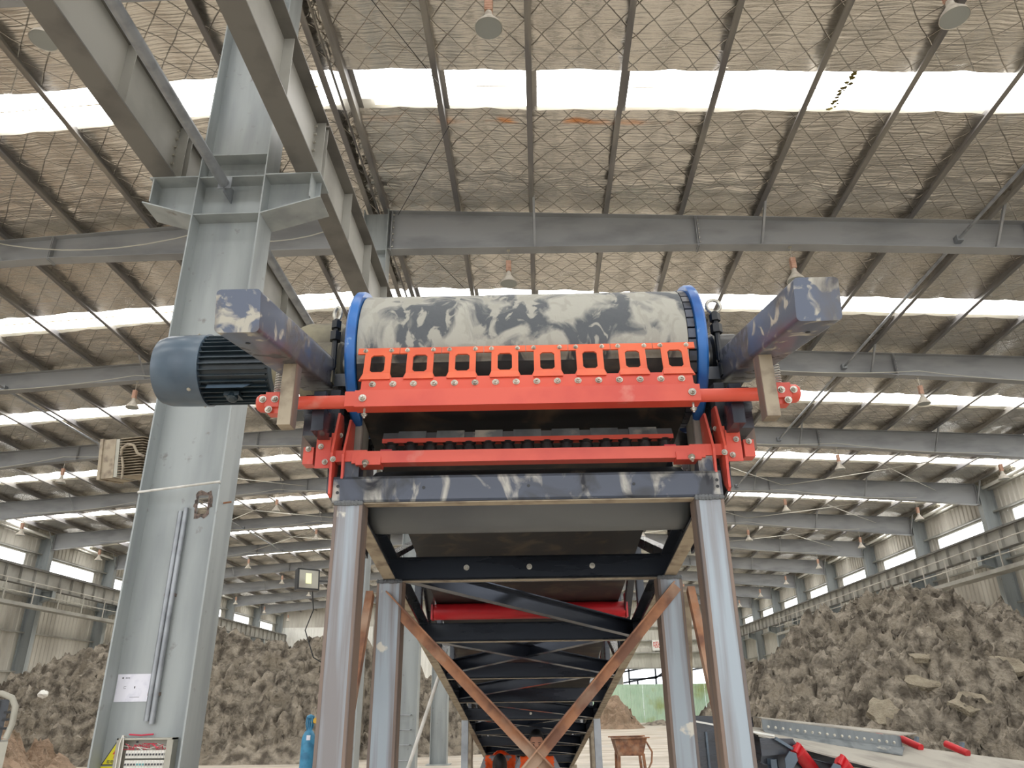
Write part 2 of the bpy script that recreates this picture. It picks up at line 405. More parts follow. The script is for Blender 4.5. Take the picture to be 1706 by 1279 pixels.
# purlins (Z sections, continuous)
for px in allp:
    z0 = ztop(px)+.005; m = MB(); sgn = 1 if px > -3 else -1
    y0, y1 = YFRONT, YEND
    m.box(px-.004, px+.004, y0, y1, z0, z0+PH)
    m.box(px-(.085 if sgn > 0 else 0), px+(0 if sgn > 0 else .085), y0, y1, z0-.003, z0+.004)
    m.box(px-(.0 if sgn > 0 else .085), px+(.085 if sgn > 0 else 0), y0, y1, z0+PH-.006, z0+PH)
    xx = px-sgn*.085; m.box(xx-.003, xx+.003, y0, y1, z0, z0+.025)
    # wide packed strip of folded foil beside the purlin
    build('purlin', m, M_purl, ceiling)
# flange lip between the ridge purlins
m = MB(); m.tube([(-3.02, y, ztop(-3.02)+.02) for y in (YFRONT, YEND)], .02, 6)
build('ridge_tie', m, M_purl, ceiling)

# ------------------------------------------------------------------ rafters
def raf_depth(x):
    d = abs(x-XC)
    if x < XC:
        if d < 6.6: return .86 - .36*d/6.6
        if d < 13: return .50
        return .50 + .28*(d-13)/8
    if d < 7.5: return .92 - .30*d/7.5
    if d < 13: return .62
    return .62 + .22*(d-13)/8
def make_rafter(Y, side, idx):
    x0 = XC + side*.36; x1 = (XR-.62) if side > 0 else (XL+.62)
    sd = 'right' if side > 0 else 'left'
    if idx < 1: lab = f'grey steel roof rafter overhead on the {sd} side, ' + ('above the near column' if idx == 0 else f'{ORD[-idx-1]} one behind the camera')
    elif idx == 1: lab = f'nearest full grey steel roof rafter in view, running {sd} from the middle columns'
    else: lab = f'grey steel roof rafter on the {sd} side, {ORD[idx-1]} full one from the camera'
    r = empty('roof_rafter', (x0, Y, ztop(x0)-.9), lab, 'rafter', 'roof rafters')
    n = 10; xs = [x0+(x1-x0)*i/n for i in range(n+1)]
    web = MB()
    top = [(x, Y-.005, ztop(x)-.014) for x in xs]; bot = [(x, Y-.005, ztop(x)-raf_depth(x)+.014) for x in reversed(xs)]
    web.prism(top+bot, (0, .01, 0)); build('web', web, M_steel, r)
    for nm, fz in (('top_flange', lambda x: ztop(x)-.007), ('bottom_flange', lambda x: ztop(x)-raf_depth(x)+.007)):
        fl = MB()
        for i in range(n): fl.bar((xs[i], Y, fz(xs[i])), (xs[i+1], Y, fz(xs[i+1])), .24, .014)
        build(nm, fl, M_steel, r)
    # stiffeners + splice plates
    L = abs(x1-x0)
    for d in (0.06, 6.0, 12.2, L-.06):
        x = x0+side*d
        for e in ((-.013, .013) if d in (6.0, 12.2) else (0,)):
            m = MB(); m.box(x+e-.007, x+e+.007, Y-.115, Y+.115, ztop(x)-raf_depth(x)-(.03 if e or 1 else 0), ztop(x)-.01)
            build('end_plate' if d in (.06, L-.06) else 'splice_plate', m, M_steel, r)
    if 1 <= idx < 4:
        m = MB()
        for d in (.06, 6.0, 12.2):
            x = x0+side*d
            for q in range(6):
                z = ztop(x)-.08-q*(raf_depth(x)-.16)/5
                m.lathe([(.018, 0), (.018, .03)], (x+side*.015, Y-.07, z), (side, 0, 0), 6)
        build('splice_bolts', m, M_bolt, r, kind='stuff')
    # knee braces from the bottom flange up to the purlins
    ps = PURX if side > 0 else PURL
    for j in range(2, len(ps), 3):
        x = ps[j]; m = MB()
        m.angle((x, Y-.05, ztop(x)-raf_depth(x)+.03), (x, Y-.62, ztop(x)+.03), .045, .005, up=(1,0,0))
        build('knee_brace', m, M_steel, r)
    return r
for k, Y in enumerate(YR[1:-1]):
    for side in (1, -1):
        make_rafter(Y, side, k-2)      # idx 0 -> Y=6.48

# longitudinal pipe struts between rafters
for (px, zz, nm) in ((8.1, -.42, 'right'), (-14.3, -.42, 'left')):
    for k in range(3, 9):
        m = MB(); z = ztop(px)+zz
        m.tube([(px, YR[k]+.12, z), (px, YR[k+1]-.12, z)], .032, 10)
        m.box(px-.06, px+.06, YR[k+1]-.14, YR[k+1]-.01, z-.06, z+.06)
        build('strut_pipe', m, M_galv, ceiling, smooth=True)
# bracing rods under the roof
for (a, b) in (((-2.9, 5.6), (-1.35, 8.8)), ((-1.3, 9.7), (-2.6, 12.2)), ((-2.6, 12.5), (-.3, 18))):
    m = MB(); m.tube([(a[0], a[1], ztop(a[0])-.12), (b[0], b[1], ztop(b[0])-.12)], .006, 6)
    build('bracing_rod', m, M_black, ceiling)
for k in (6, 7, 8):
    for (xa, xb) in ((3.5, 10), (10, 16), (-9.5, -16)):
        for s in (0, 1):
            p = (xa if s == 0 else xb, YR[k], 0); q = (xb if s == 0 else xa, YR[k+1], 0)
            m = MB(); pts = []
            for i in range(7):
                t = i/6; x = p[0]+(q[0]-p[0])*t; y = p[1]+(q[1]-p[1])*t; pts.append((x, y, ztop(x)-.3-.06*math.sin(PI*t)))
            m.tube(pts, .012, 6); build('bracing_rod', m, M_wire, ceiling)

# ------------------------------------------------------------------ sagging cables under rafters
def cable(pts, sag, r, lab, name='cable', m_=M_wire, parent=None, group=None):
    m = MB(); P = []
    for (a, b) in zip(pts[:-1], pts[1:]):
        for i in range(9):
            t = i/8; p = Vector(a).lerp(Vector(b), t); p.z -= sag*4*t*(1-t); P.append(p)
    Q = [P[0]]
    for p in P[1:]:
        if (p-Q[-1]).length > 1e-4: Q.append(p)
    m.tube(Q, r, 6); return build(name, m, m_, parent, smooth=True, label=lab, cat=('cable' if parent is None else None), group=group)
cable([(-10.8, 12.1, 10.15), (-6.4, 12.1, 10.2), (-3.6, 12.2, 10.35)], .32, .012, 'pale cable sagging across the nearest left rafter beside the big column')
for k in range(2, 7):
    Y = YR[3+k]-.16
    if k < 2: continue
    zz = 9.35
    cable([(x, Y, ztop(x)-raf_depth(x)+.12) for x in (-21.2,-16.1,-10.7,-5.8)], .14, .011,
          f'thin pale cable strung along the {ORD[k-1]} left rafter between the lamps')
    cable([(x, Y, ztop(x)-raf_depth(x)+.1) for x in (4.95, 9.95, 15.1)], .12, .011,
          f'thin pale cable strung along the {ORD[k-1]} right rafter between the lamps')

# ------------------------------------------------------------------ middle columns, brackets, runway girders
CX0, CX1 = -3.50, -2.78            # outer faces of the column flanges
def plate(name, mb_, root, m=M_col): return build(name, mb_, m, root)
def make_column(Y, near, lab):
    CX0 = -3.50 if near else -3.27
    root = empty('steel_column', ((CX0+CX1)/2, Y, 0), lab, 'column', 'middle row of steel columns')
    h = ztop(XC)-.02; yf, yb = Y-.175, Y+.175
    for x in (CX0, CX1-.014):
        m = MB(); m.box(x, x+.014, yf, yb, 0, h); build('flange', m, M_col, root)
    m = MB()
    if near:
        hx0, hx1, hz0, hz1 = -3.035, -2.945, 3.20, 3.37
        m.box(CX0+.014, CX1-.014, Y-.005, Y+.005, 0, hz0); m.box(CX0+.014, CX1-.014, Y-.005, Y+.005, hz1, h)
        m.box(CX0+.014, hx0, Y-.005, Y+.005, hz0, hz1); m.box(hx1, CX1-.014, Y-.005, Y+.005, hz0, hz1)
    else: m.box(CX0+.014, CX1-.014, Y-.005, Y+.005, 0, h)
    build('web', m, M_col, root)
    for z in (6.32, 6.79, 7.08, 9.7):
        m = MB(); m.box(CX0+.014, CX1-.014, yf+.01, yb-.01, z-.012, z); build('stiffener_plate', m, M_col, root)
    m = MB(); m.box(CX0-.1, CX1+.1, yf-.08, yb+.08, 0, .03); build('base_plate', m, M_col, root)
    # crane bracket both sides
    for s in (-1, 1):
        fx = CX0 if s < 0 else CX1; tx = -4.02 if s < 0 else -2.20
        m = MB(); m.box(min(fx,tx), max(fx,tx), yf, yb, 6.785, 6.80); build('bracket_top_plate', m, M_col, root)
        m = MB(); m.prism([(fx, Y-.005, 6.31), (tx-s*.03, Y-.005, 6.49), (tx-s*.03, Y-.005, 6.785), (fx, Y-.005, 6.785)], (0,.01,0)); build('bracket_web', m, M_col, root)
        m = MB(); m.bar((fx, Y, 6.305), (tx+s*.03, Y, 6.487), .35, .014); build('bracket_bottom_flange', m, M_col, root)
        for q in ((.12, .0) if s < 0 else (.16, .05)):
            x = tx-s*q-s*.04
            if q < .1: 
                m = MB(); m.box(x-.006, x+.006, yf+.01, yb-.01, 6.50, 6.785); build('bracket_stiffener', m, M_col, root)
    return root
for k, Y in enumerate(YR[2:]):
    idx = k-1
    if idx < 0: lab = 'light grey steel column of the middle row behind the camera'
    elif idx == 0: lab = 'large light grey I-section column near the motor, with crane brackets and a cut hole'
    elif idx == 1: lab = 'light grey steel column directly behind the left conveyor legs, second of the middle row'
    else: lab = f'light grey steel column of the middle row, {ORD[idx]} one from the camera'
    r = make_column(Y, idx == 0, lab)
    if idx == 0: NEARCOL = r
    if idx in (1, 2):
        for z in (0.5, 0.8, 1.1, 1.4):
            m = MB(); m.tube([(-3.2, Y-.01, z), (-3.2, Y-.17, z), (-2.92, Y-.17, z), (-2.92, Y-.01, z)], .014, 6)
            build('rung', m, M_galv, r)
# burn marks round the hole
hx0, hx1, hz0, hz1 = -3.035, -2.945, 3.20, 3.37
m = MB(); rr = random.Random(5); yb_ = 6.48-.0075
outer = []; inner = []
cxh, czh = (hx0+hx1)/2, (hz0+hz1)/2
N_ = 28
for i in range(N_):
    t = 2*PI*i/N_; c, s = math.cos(t), math.sin(t)
    k_ = 1/max(abs(c)/(.045), abs(s)/(.085))
    inner.append((cxh+c*k_, yb_, czh+s*k_)); g = rr.uniform(.022, .05)
    outer.append((cxh+c*(k_+g), yb_, czh+s*(k_+g)))
m.add(inner+outer, [(i, (i+1) % N_, N_+(i+1) % N_, N_+i) for i in range(N_)] )
build('scorched_edge', m, M_burn, NEARCOL)
m = MB(); m.tube([(CX0+.0, 6.29, 3.36), (CX1, 6.29, 3.44)], .011, 8); build('round_bar', m, M_rod, NEARCOL, label='thin round bar welded across the column face')
m = MB(); m.tube([(CX1-.002, 6.42, 3.28), (CX1+.07, 6.42, 3.29)], .008, 6); build('hook', m, M_rust, NEARCOL)

def girder(x, y0, y1, zb, zt_, wf_t, wf_b, step, root, ends=False):
    tf = .016
    m = MB(); m.bar((x, y0, (zb+zt_)/2), (x, y1, (zb+zt_)/2), .01, zt_-zb-.03); build('web', m, M_gird, root)
    m = MB(); m.bar((x, y0, zt_-tf/2), (x, y1, zt_-tf/2), wf_t, tf); build('top_flange', m, M_girdd, root)
    m = MB(); m.bar((x, y0, zb+tf/2), (x, y1, zb+tf/2), wf_b, tf); build('bottom_flange', m, M_girdd, root)
    n = int((y1-y0)/step); proto = None
    for i in range(n+1):
        y = y0 + .04 + i*(y1-y0-.08)/max(n, 1)
        if proto is None:
            m = MB()
            for s in (-1, 1): m.box(x+s*.006, x+s*(min(wf_b, wf_t)/2-.012), y-.005, y+.005, zb+tf+.02, zt_-tf)
            proto = build('stiffener', m, M_gird, root); yb = y
        else: dupe(proto, (0, y-yb, 0), root)
    if ends:
        m = MB()
        for s in (-1, 1):
            for q in range(6):
                for sd in (-1, 1):
                    yy = (y0+.1) if s < 0 else (y1-.1)
                    m.lathe([(.016, 0), (.016, .028)], (x+sd*.006, yy, zb+.12+q*.11), (sd, 0, 0), 6)
        build('bolt_row', m, M_bolt, root, kind='stuff')
for k in range(1, 12):
    for (x, nm) in ((-3.87, 'left'), (-2.34, 'right')):
        y0, y1 = YR[k]+.012, YR[k+1]-.012
        if k < 2 : lab = f'crane girder {nm} of the middle columns, behind the camera'
        elif k == 2: lab = f'crane runway girder coming from overhead to the {nm} bracket of the big near column'
        elif k == 3: lab = f'crane runway girder running on beyond the {nm} bracket of the big near column'
        else: lab = f'distant crane girder {nm} of the middle columns, {ORD[k-3]} bay beyond the near column'
        g = empty('runway_girder', (x, y0, 6.80), lab, 'girder', 'middle crane runway girders')
        girder(x, y0, y1, 6.802, 7.58, .27, .24, 1.1, g, ends=(k in (2, 3)))
# tie pipe at the top of the brackets
for k in (1, 2, 3, 4):
    m = MB(); y0, y1 = YR[k]+.02, YR[k+1]-.06
    m.tube([(-3.19, y0, 6.66), (-3.19, y1-.15, 6.66)], .055, 14)
    m.box(-3.25, -3.11, y1-.16, y1-.15, 6.59, 6.73); m.box(-3.185, -3.175, y1-.16, y1+.05, 6.55, 6.72)
    build('tie_pipe', m, M_galv, smooth=True, label={1:'grey tie pipe behind the camera along the middle columns', 2:'long grey tie pipe slanting down the picture to the near column bracket', 3:'grey tie pipe running on behind the near column above the motor', 4:'grey tie pipe hidden behind the drum between the middle columns'}[k], cat='pipe', group='tie pipes of the middle columns')

# ------------------------------------------------------------------ side walls
def corrug_x(x, y0, y1, z0, z1, side, pitch=.3, d=.035):
    m = MB(); vs = []; fs = []; n = int((y1-y0)/pitch); pr = []
    for i in range(n):
        y = y0+i*(y1-y0)/n; p = (y1-y0)/n
        pr += [(y, 0), (y+p*.62, 0), (y+p*.72, d), (y+p*.9, d)]
    pr.append((y1, 0))
    for (y, dd) in pr: vs += [(x-side*dd, y, z0), (x-side*dd, y, z1)]
    for i in range(len(pr)-1): fs.append((2*i, 2*i+1, 2*i+3, 2*i+2))
    return m.add(vs, fs)
def corrug_y(y, x0, x1, z0, z1f, pitch=.3, d=.035):
    m = MB(); vs = []; fs = []; n = max(1, int((x1-x0)/pitch)); pr = []
    for i in range(n):
        x = x0+i*(x1-x0)/n; p = (x1-x0)/n
        pr += [(x, 0), (x+p*.62, 0), (x+p*.72, d), (x+p*.9, d)]
    pr.append((x1, 0))
    for (x, dd) in pr: vs += [(x, y-dd, z0), (x, y-dd, z1f(x) if callable(z1f) else z1f)]
    for i in range(len(pr)-1): fs.append((2*i, 2*i+2, 2*i+3, 2*i+1))
    return m.add(vs, fs)
wn = 0
for side, X, nm in ((1, XR, 'right'), (-1, XL, 'left')):
    wall = empty('wall_'+nm, (X, 20, 0), kind='structure')
    ztp = zfoil(X)+.1; WZ0, WZ1 = (7.55, 8.25) if side > 0 else (7.75, 8.4)
    for k in range(2, len(YR)-1):
        y0, y1 = YR[k], YR[k+1]
        a, b = y0+1.0, y1-1.0
        build('lower_sheet', corrug_x(X, y0, y1, 0, WZ0, side), M_wall, wall)
        build('upper_sheet', corrug_x(X, y0, y1, WZ1, ztp, side), M_wall, wall)
        for (p, q) in ((y0, a), (b, y1)): build('infill_sheet', corrug_x(X, p, q, WZ0, WZ1, side), M_wall, wall)
        wn += 1
        win = empty(f'window_{wn}', (X, (a+b)/2, WZ0), kind='structure')
        m = MB()
        for z in (WZ0, WZ1): m.box(X-.05, X+.05, a, b, z-.03, z+.03)
        for y in (a, b): m.box(X-.05, X+.05, y-.03, y+.03, WZ0, WZ1)
        build('window_frame', m, M_white, win)
        for q in range(3):
            ya = a+.03+(b-a-.06)*q/3; yb2 = a+.03+(b-a-.06)*(q+1)/3-.02
            m = MB(); m.box(X-.01, X+.01, ya, yb2, WZ0+.03, WZ1-.03); build('pane', m, M_win, win)
        for z in (1.5, 3.2, 4.9, 6.5, WZ0-.1, WZ1+.1, ztp-.5):
            m = MB(); m.box(min(X-side*.04, X-side*.2), max(X-side*.04, X-side*.2), y0, y1, z-.03, z+.03); build('girt', m, M_gird, wall)
        if k % 2 == 0:
            m = MB(); m.tube([(X-side*.25, y0+.35, 0), (X-side*.25, y0+.35, ztp-.6)], .05, 8); build('downpipe', m, M_white, wall, smooth=True)
    m = MB(); m.tube([(X-side*.35, YR[2], ztp-.42), (X-side*.35, YEND, ztp-.42)], .07, 8); build('eaves_pipe', m, M_white, wall, smooth=True)
    for k in range(2, len(YR)):
        Y = YR[k]; m = MB()
        xi = X-side*.62; xo = X-side*.06
        m.box(min(xi,xo), max(xi,xo), Y-.006, Y+.006, 0, ztop(X)-.02)
        for x in (xi, xo): m.box(x-.008, x+.008, Y-.15, Y+.15, 0, ztop(X)-.02)
        build('wall_column', m, M_col, wall)
        xg = X-side*1.05; zb = 6.62 if side > 0 else 6.75
        m = MB(); m.prism([(xi, Y-.006, zb-.5), (xg-side*.15, Y-.006, zb-.3), (xg-side*.15, Y-.006, zb), (xi, Y-.006, zb)], (0,.012,0))
        m.bar((xi, Y, zb-.5), (xg-side*.15, Y, zb-.3), .3, .014); m.bar((xi, Y, zb-.007), (xg-side*.15, Y, zb-.007), .3, .014)
        for x in (xg, xg-side*.14): m.box(x-.005, x+.005, Y-.13, Y+.13, zb-.35, zb)
        build('crane_bracket', m, M_col, wall)
    # runway girder along the wall
    xg = X-side*1.05; zb = 6.62 if side > 0 else 6.75
    g = empty('runway_girder', (xg, YR[2], zb), f'long crane runway girder with stiffeners along the {nm} side wall', 'girder', 'wall runway girders')
    girder(xg, YR[3], YEND-.4, zb+.002, zb+.74, .3, .26, .98, g)
    m = MB(); m.box(min(xg, xg+.05), max(xg, xg+.05), YR[3], YEND-.4, zb+.745, zb+.84)
    build('crane_rail', m, M_girdd, g)
    # walkway with handrail below the girder
    wk = empty('walkway', (X-side*1.35, YR[3], 5.7), f'narrow steel walkway with handrail below the crane girder on the {nm} wall', 'walkway')
    m = MB(); m.box(min(X-side*.7, X-side*1.5), max(X-side*.7, X-side*1.5), YR[3], 56, 5.85, 5.9); m.box(min(X-side*1.5,X-side*1.55), max(X-side*1.5,X-side*1.55), YR[3], 56, 5.78, 5.93)
    build('deck', m, M_gird, wk)
    for z in (6.35, 6.85):
        m = MB(); m.tube([(X-side*1.5, YR[3], z), (X-side*1.5, 56, z)], .02, 6); build('rail', m, M_wall, wk)
    proto = None; y = YR[3]
    while y < 56:
        if proto is None:
            m = MB(); m.box(X-side*1.5-.02, X-side*1.5+.02, y-.02, y+.02, 5.9, 6.87); proto = build('rail_post', m, M_wall, wk); yy = y
        else: dupe(proto, (0, y-yy, 0), wk)
        y += 1.95
# end wall
ew = empty('wall_back', (0, YEND, 0), kind='structure')
OPX0, OPX1, OPZ1 = 7.2, 14.5, 4.25
gz = lambda x: zfoil(x)+.1
build('upper_sheet', corrug_y(YEND, XC, XR, 6.0, gz), M_wall, ew)
build('lower_sheet', corrug_y(YEND, XC, OPX0, 0, 6.0), M_wall, ew)
build('lower_sheet', corrug_y(YEND, OPX1, XR, 0, 6.0), M_wall, ew)
build('lintel_sheet', corrug_y(YEND, OPX0, OPX1, OPZ1, 6.0), M_wall, ew)
build('upper_sheet', corrug_y(YEND, XL, XC, 8.2, gz), M_wall, ew)
build('white_sheet', corrug_y(YEND, XL, XC, 0, 8.2), M_white, ew)
for z in (4.3, 5.6, 6.6, 7.8, 9.0):
    m = MB(); m.box(XC, XR, YEND-.25, YEND-.05, z-.05, z+.05); build('girt', m, M_gird, ew)
for x in (4.0, 6.9, 14.8, -9, -15):
    m = MB(); m.box(x-.15, x+.15, YEND-.45, YEND-.06, 0, gz(x)-.3); build('wind_column', m, M_gird, ew)
# trusses of the next hall seen through the opening
dt = empty('roof_truss', (10.6, YEND+8, 0), 'dark steel roof truss outside, seen above the green fence', 'truss')
for i, (p, q) in enumerate((((5,0,2.8),(16,0,4.6)), ((5,0,3.8),(16,0,5.6)), ((8.6,0,0),(8.6,0,5)), ((11.2,0,0),(11.2,0,6)), ((8.6,0,3.6),(11.2,0,3.7)), ((11.2,0,3.7),(13.5,0,5.2)), ((9.4,0,0),(9.4,0,3.5)))):
    m = MB(); m.bar((p[0], YEND+8, p[2]), (q[0], YEND+8, q[2]), .16, .16, up=(0,1,0)); build('truss_bar', m, M_dark, dt)
m = MB(); m.box(-60, 60, YEND+45, YEND+45.5, 0, 1.2)
# green fence
gf = empty('site_fence', (9.0, 66, 0), 'pale green corrugated sheet fence standing across the far doorway', 'fence')
for i in range(12):
    x0 = 3.2+i*1.0
    build('fence_sheet', corrug_y(66, x0, x0+.99, .05, 2.9, pitch=.2, d=.05), M_green, gf)
m = MB(); m.box(3.2, 15.2, 66.02, 66.08, 1.0, 1.06); m.box(3.2, 15.2, 66.02, 66.08, 2.5, 2.56); build('fence_rail', m, M_gird, gf)
m = MB()
for i in range(7): m.box(3.3+i*1.95, 3.36+i*1.95, 66.02, 66.08, 0, 2.8)
build('fence_post', m, M_gird, gf, kind='stuff')
# red on white wall notice on the end wall
def text_mesh(name, body, size, loc, rot, m_, parent=None, ext=.001, font=None, align='CENTER', label=None):
    cu = bpy.data.curves.new(name, 'FONT'); cu.body = body; cu.size = size; cu.extrude = ext; cu.align_x = align; cu.align_y = 'CENTER'
    cu.resolution_u = 2
    ob = bpy.data.objects.new(name+'_tmp', cu); COL.objects.link(ob)
    dg = bpy.context.evaluated_depsgraph_get(); me = bpy.data.meshes.new_from_object(ob.evaluated_get(dg))
    bpy.data.objects.remove(ob); me.materials.clear(); me.materials.append(m_)
    o = bpy.data.objects.new(name, me); COL.objects.link(o); o.rotation_euler = rot
    if parent is not None: o.parent = parent; o.location = Vector(loc)-wloc(parent)
    else: o.location = loc
    if label: o['label'] = label
    return o
sg = empty('wall_notice', (10.6, YEND-.5, 5.8), 'white notice with red writing high on the far end wall', 'sign')
m = MB(); m.box(9.95, 11.3, YEND-.3, YEND-.26, 5.75, 6.65); build('board', m, M_white, sg)
text_mesh('lettering', '吸烟', .62, (10.62, YEND-.31, 6.2), (PI/2, 0, 0), M_redp, sg)

# ------------------------------------------------------------------ high bay lamps
def make_lamp():
    root = empty('high_bay_lamp', (0, 0, 0))
    m = MB(); m.tube([(0,0,.5), (0,0,.75)], .006, 6); m.box(-.03,.03,-.03,.03,.74,.76); build('hanger', m, M_bolt, root)
    m = MB(); m.box(-.045, .045, -.045, .045, .27, .5)
    for i in range(5): m.box(-.05, .05, -.05, .05, .29+i*.045, .30+i*.045)
    build('driver_box', m, M_lampb, root)
    m = MB(); m.lathe([(.03, .29), (.045, .25), (.05, .2), (.09, .13), (.15, .05), (.168, .0), (.164, .0), (.14, .05)], (0,0,0), (0,0,1), 24); build('shade', m, M_lampw, root, smooth=True)
    m = MB(); m.lathe([(.158, .004), (.158, .012)], (0,0,0), (0,0,1), 24); build('lens', m, M_lens, root)
    return root
lamp0 = make_lamp(); first = True
LX = [(-.43,'R',1), (4.95,'R',2), (9.95,'R',3), (15.1,'R',4), (-5.8,'L',1), (-10.7,'L',2), (-16.1,'L',3), (-21.2,'L',4)]
for k in range(3, 14):
    for (x, sd, q) in LX:
        if k == 4 and x > 9: pass
        Y = YR[k]-.02; z = ztop(x)-raf_depth(x)-.76
        l = lamp0 if first else copy_tree(lamp0, (0,0,0)); first = False
        l.location = (x, Y, z)
        side = 'right' if sd == 'R' else 'left'
        which = 'overhead rafter' if k == 3 else f'{ORD[k-4]} full rafter'
        tag(l, f'bell lamp on the {which}, {ORD[q-1]} {side} of the middle columns', 'lamp', 'high bay lamps hanging from the rafters')

# ------------------------------------------------------------------ soil piles
def interp(pts, x):
    if x <= pts[0][0]: return pts[0][1]
    for (a, b) in zip(pts[:-1], pts[1:]):
        if x <= b[0]: return a[1]+(b[1]-a[1])*(x-a[0])/(b[0]-a[0])
    return pts[-1][1]
def pile(name, x0, x1, y0, y1, hf, dx, m_, lab, seed, lump=.35):
    nx = int((x1-x0)/dx); ny = int((y1-y0)/dx); vs = []; fs = []
    for j in range(ny+1):
        for i in range(nx+1):
            x = x0+(x1-x0)*i/nx; y = y0+(y1-y0)*j/ny
            h = hf(x, y)
            p = Vector((x*.9, y*.9, seed))
            if h > .01:
                e = min(1, h/.8)
                a = noise.turbulence(p, 3, False, noise_basis='PERLIN_ORIGINAL', amplitude_scale=.55, frequency_scale=2.0)
                q = Vector((x*3, y*3, seed+5)); w1 = noise.noise(q); w2 = noise.noise(q+Vector((9,9,9)))
                d1 = noise.voronoi(Vector((x*1.7+w1*.3, y*1.7+w2*.3, h*1.7+seed)))[0]; d2 = noise.voronoi(Vector((x*5.2+w2*.4, y*5.2+w1*.4, h*5+seed)))[0]
                c1 = min(1.0, (d1[1]-d1[0])*2.2); c2 = min(1.0, (d2[1]-d2[0])*2.0)
                h2 = h + e*(lump*(a-.45)*1.2 + .24*(c1-.6) + .17*(c2-.6) + .09*noise.noise(q*4) + .06*noise.noise(q*9))
                ox = e*(.14*w1 + .05*noise.noise(q*3.1)); oy = e*(-.10*c1 -.08*c2 + .14*w2)
                vs.append((x+ox, y+oy, max(h2, -.05)))
            else: vs.append((x, y, -.06))
    for j in range(ny):
        for i in range(nx):
            a = j*(nx+1)+i; q = (a, a+1, a+nx+2, a+nx+1)
            if max(vs[t][2] for t in q) > -.04: fs.append(q)
    m = MB(); m.add(vs, fs); return build(name, m, m_, smooth=True, label=lab, cat='soil pile', kind='stuff')
ridgeR = [(3.2,0),(4.2,1.6),(5.4,2.75),(6.4,3.3),(7.6,3.95),(8.5,4.2),(9.3,4.85),(10,4.4),(10.7,4.6),(11.6,4.5),(12.1,4.5),(12.7,3.5),(14.5,3.1),(16,2.2),(17.4,1.2)]
def hR(x, y):
    r = interp(ridgeR, x); yc = 21.5+.6*math.sin(x*.8); f = (y-yc)
    base = r - (abs(f)**1.05)*(.52 if f < 0 else .45)
    return max(0, min(base, (x-3.2)*1.9 if x < 8 else 9))
PILE_R = pile('soil_pile', 3.0, 16.95, 12.8, 24, hR, .06, M_soil, 'huge heap of dark lumpy clay on the right beside the crane wall', 1.3)
ridgeL = [(-24,1.6),(-20,2.8),(-18,3.3),(-17,3.75),(-15.2,4.0),(-13,4.4),(-11.5,4.35),(-10.4,4.0),(-7.5,4.1),(-5.5,3.6),(-4.2,2.7),(-3.2,2.2),(-2.2,1.4),(-1.2,0.6),(-.4,0)]
def hL(x, y):
    r = interp(ridgeL, x); yc = 28.6+ (1.5 if x > -6 else 0); f = y-yc
    return max(0, r-(abs(f)**1.1)*(.95 if f < 0 else .6))
pile('soil_pile', -23, -.3, 24, 31, hL, .085, M_soil, 'long heap of dark clay behind the big column, across the left span', 4.7)
def hN(x, y):
    d = math.hypot((x+16.2)/1.0, (y-17.5)/1.1); return max(0, 3.9-d*.66)
pile('soil_pile', -23, -9.5, 11, 20, hN, .10, M_soil2, 'heap of paler reddish earth at the left edge of the picture', 8.1)
def hF(x, y): return max(0, 2.4-math.hypot((x-4.8)/.8, (y-55))*.95)
pile('soil_pile', 2.4, 8, 51, 59, hF, .15, M_soil2, 'small brown earth mound far off before the green fence, right of the conveyor', 2.1)
def hG(x, y): return max(0, 1.0-math.hypot((x-12.5)/2.6, (y-61))*.45)
pile('soil_pile', 7, 18, 58, 64, hG, .18, M_soil, 'low earth heap in the distance at the foot of the green fence', 3.1)
# flat slabs on the right pile
from mathutils.bvhtree import BVHTree
BV = BVHTree.FromPolygons([v.co for v in PILE_R.data.vertices], [tuple(p.vertices) for p in PILE_R.data.polygons])
def slab(cx, cz, w, h, tilt, lab, sd):
    ys = []
    for dx_ in (-.25, 0, .25):
        hit = BV.ray_cast(Vector((cx+dx_, 8, cz+.08))-PILE_R.location, Vector((0,1,0)))[0]
        if hit is not None: ys.append(hit.y+PILE_R.location.y)
    cy = (sum(ys)/len(ys) if ys else 18)-.24
    rnd = random.Random(sd); n = 15; m = MB(); top = []
    for i in range(n):
        t = 2*PI*i/n; k = rnd.uniform(.7, 1.15); top.append(Vector((w/2*math.cos(t)*k, 0, h/2*math.sin(t)*k)))
    M = Matrix.Rotation(tilt, 4, 'X') @ Matrix.Rotation(rnd.uniform(-.25,.25), 4, 'Y')
    c = Vector((cx, cy, cz))
    poly = [c+(M @ p) for p in top]; m.prism(poly, M @ Vector((0,.12,0)))
    build('clay_slab', m, M_slab, label=lab, cat='clay slab', group='pale slabs lying on the right soil heap')
slabs = [(8.70, 2.50, .74, .24, -1.0, 'upper of the two small pale slabs in the middle of the right soil heap', 1),
         (8.38, 1.95, .74, .40, -.85, 'lower of the two small pale slabs in the middle of the right soil heap', 2),
         (8.74, 1.55, .9, .60, -.9, 'large flat pale slab low on the right soil heap', 3),
         (10.4, 2.28, .8, .66, -.85, 'broad pale slab at the right edge of the picture on the soil heap', 4),
         (7.1, 1.35, .8, .85, -.7, 'smooth brown slab at the foot of the right soil heap above the low conveyor', 7)]
for s in slabs: slab(*s)
m = MB()
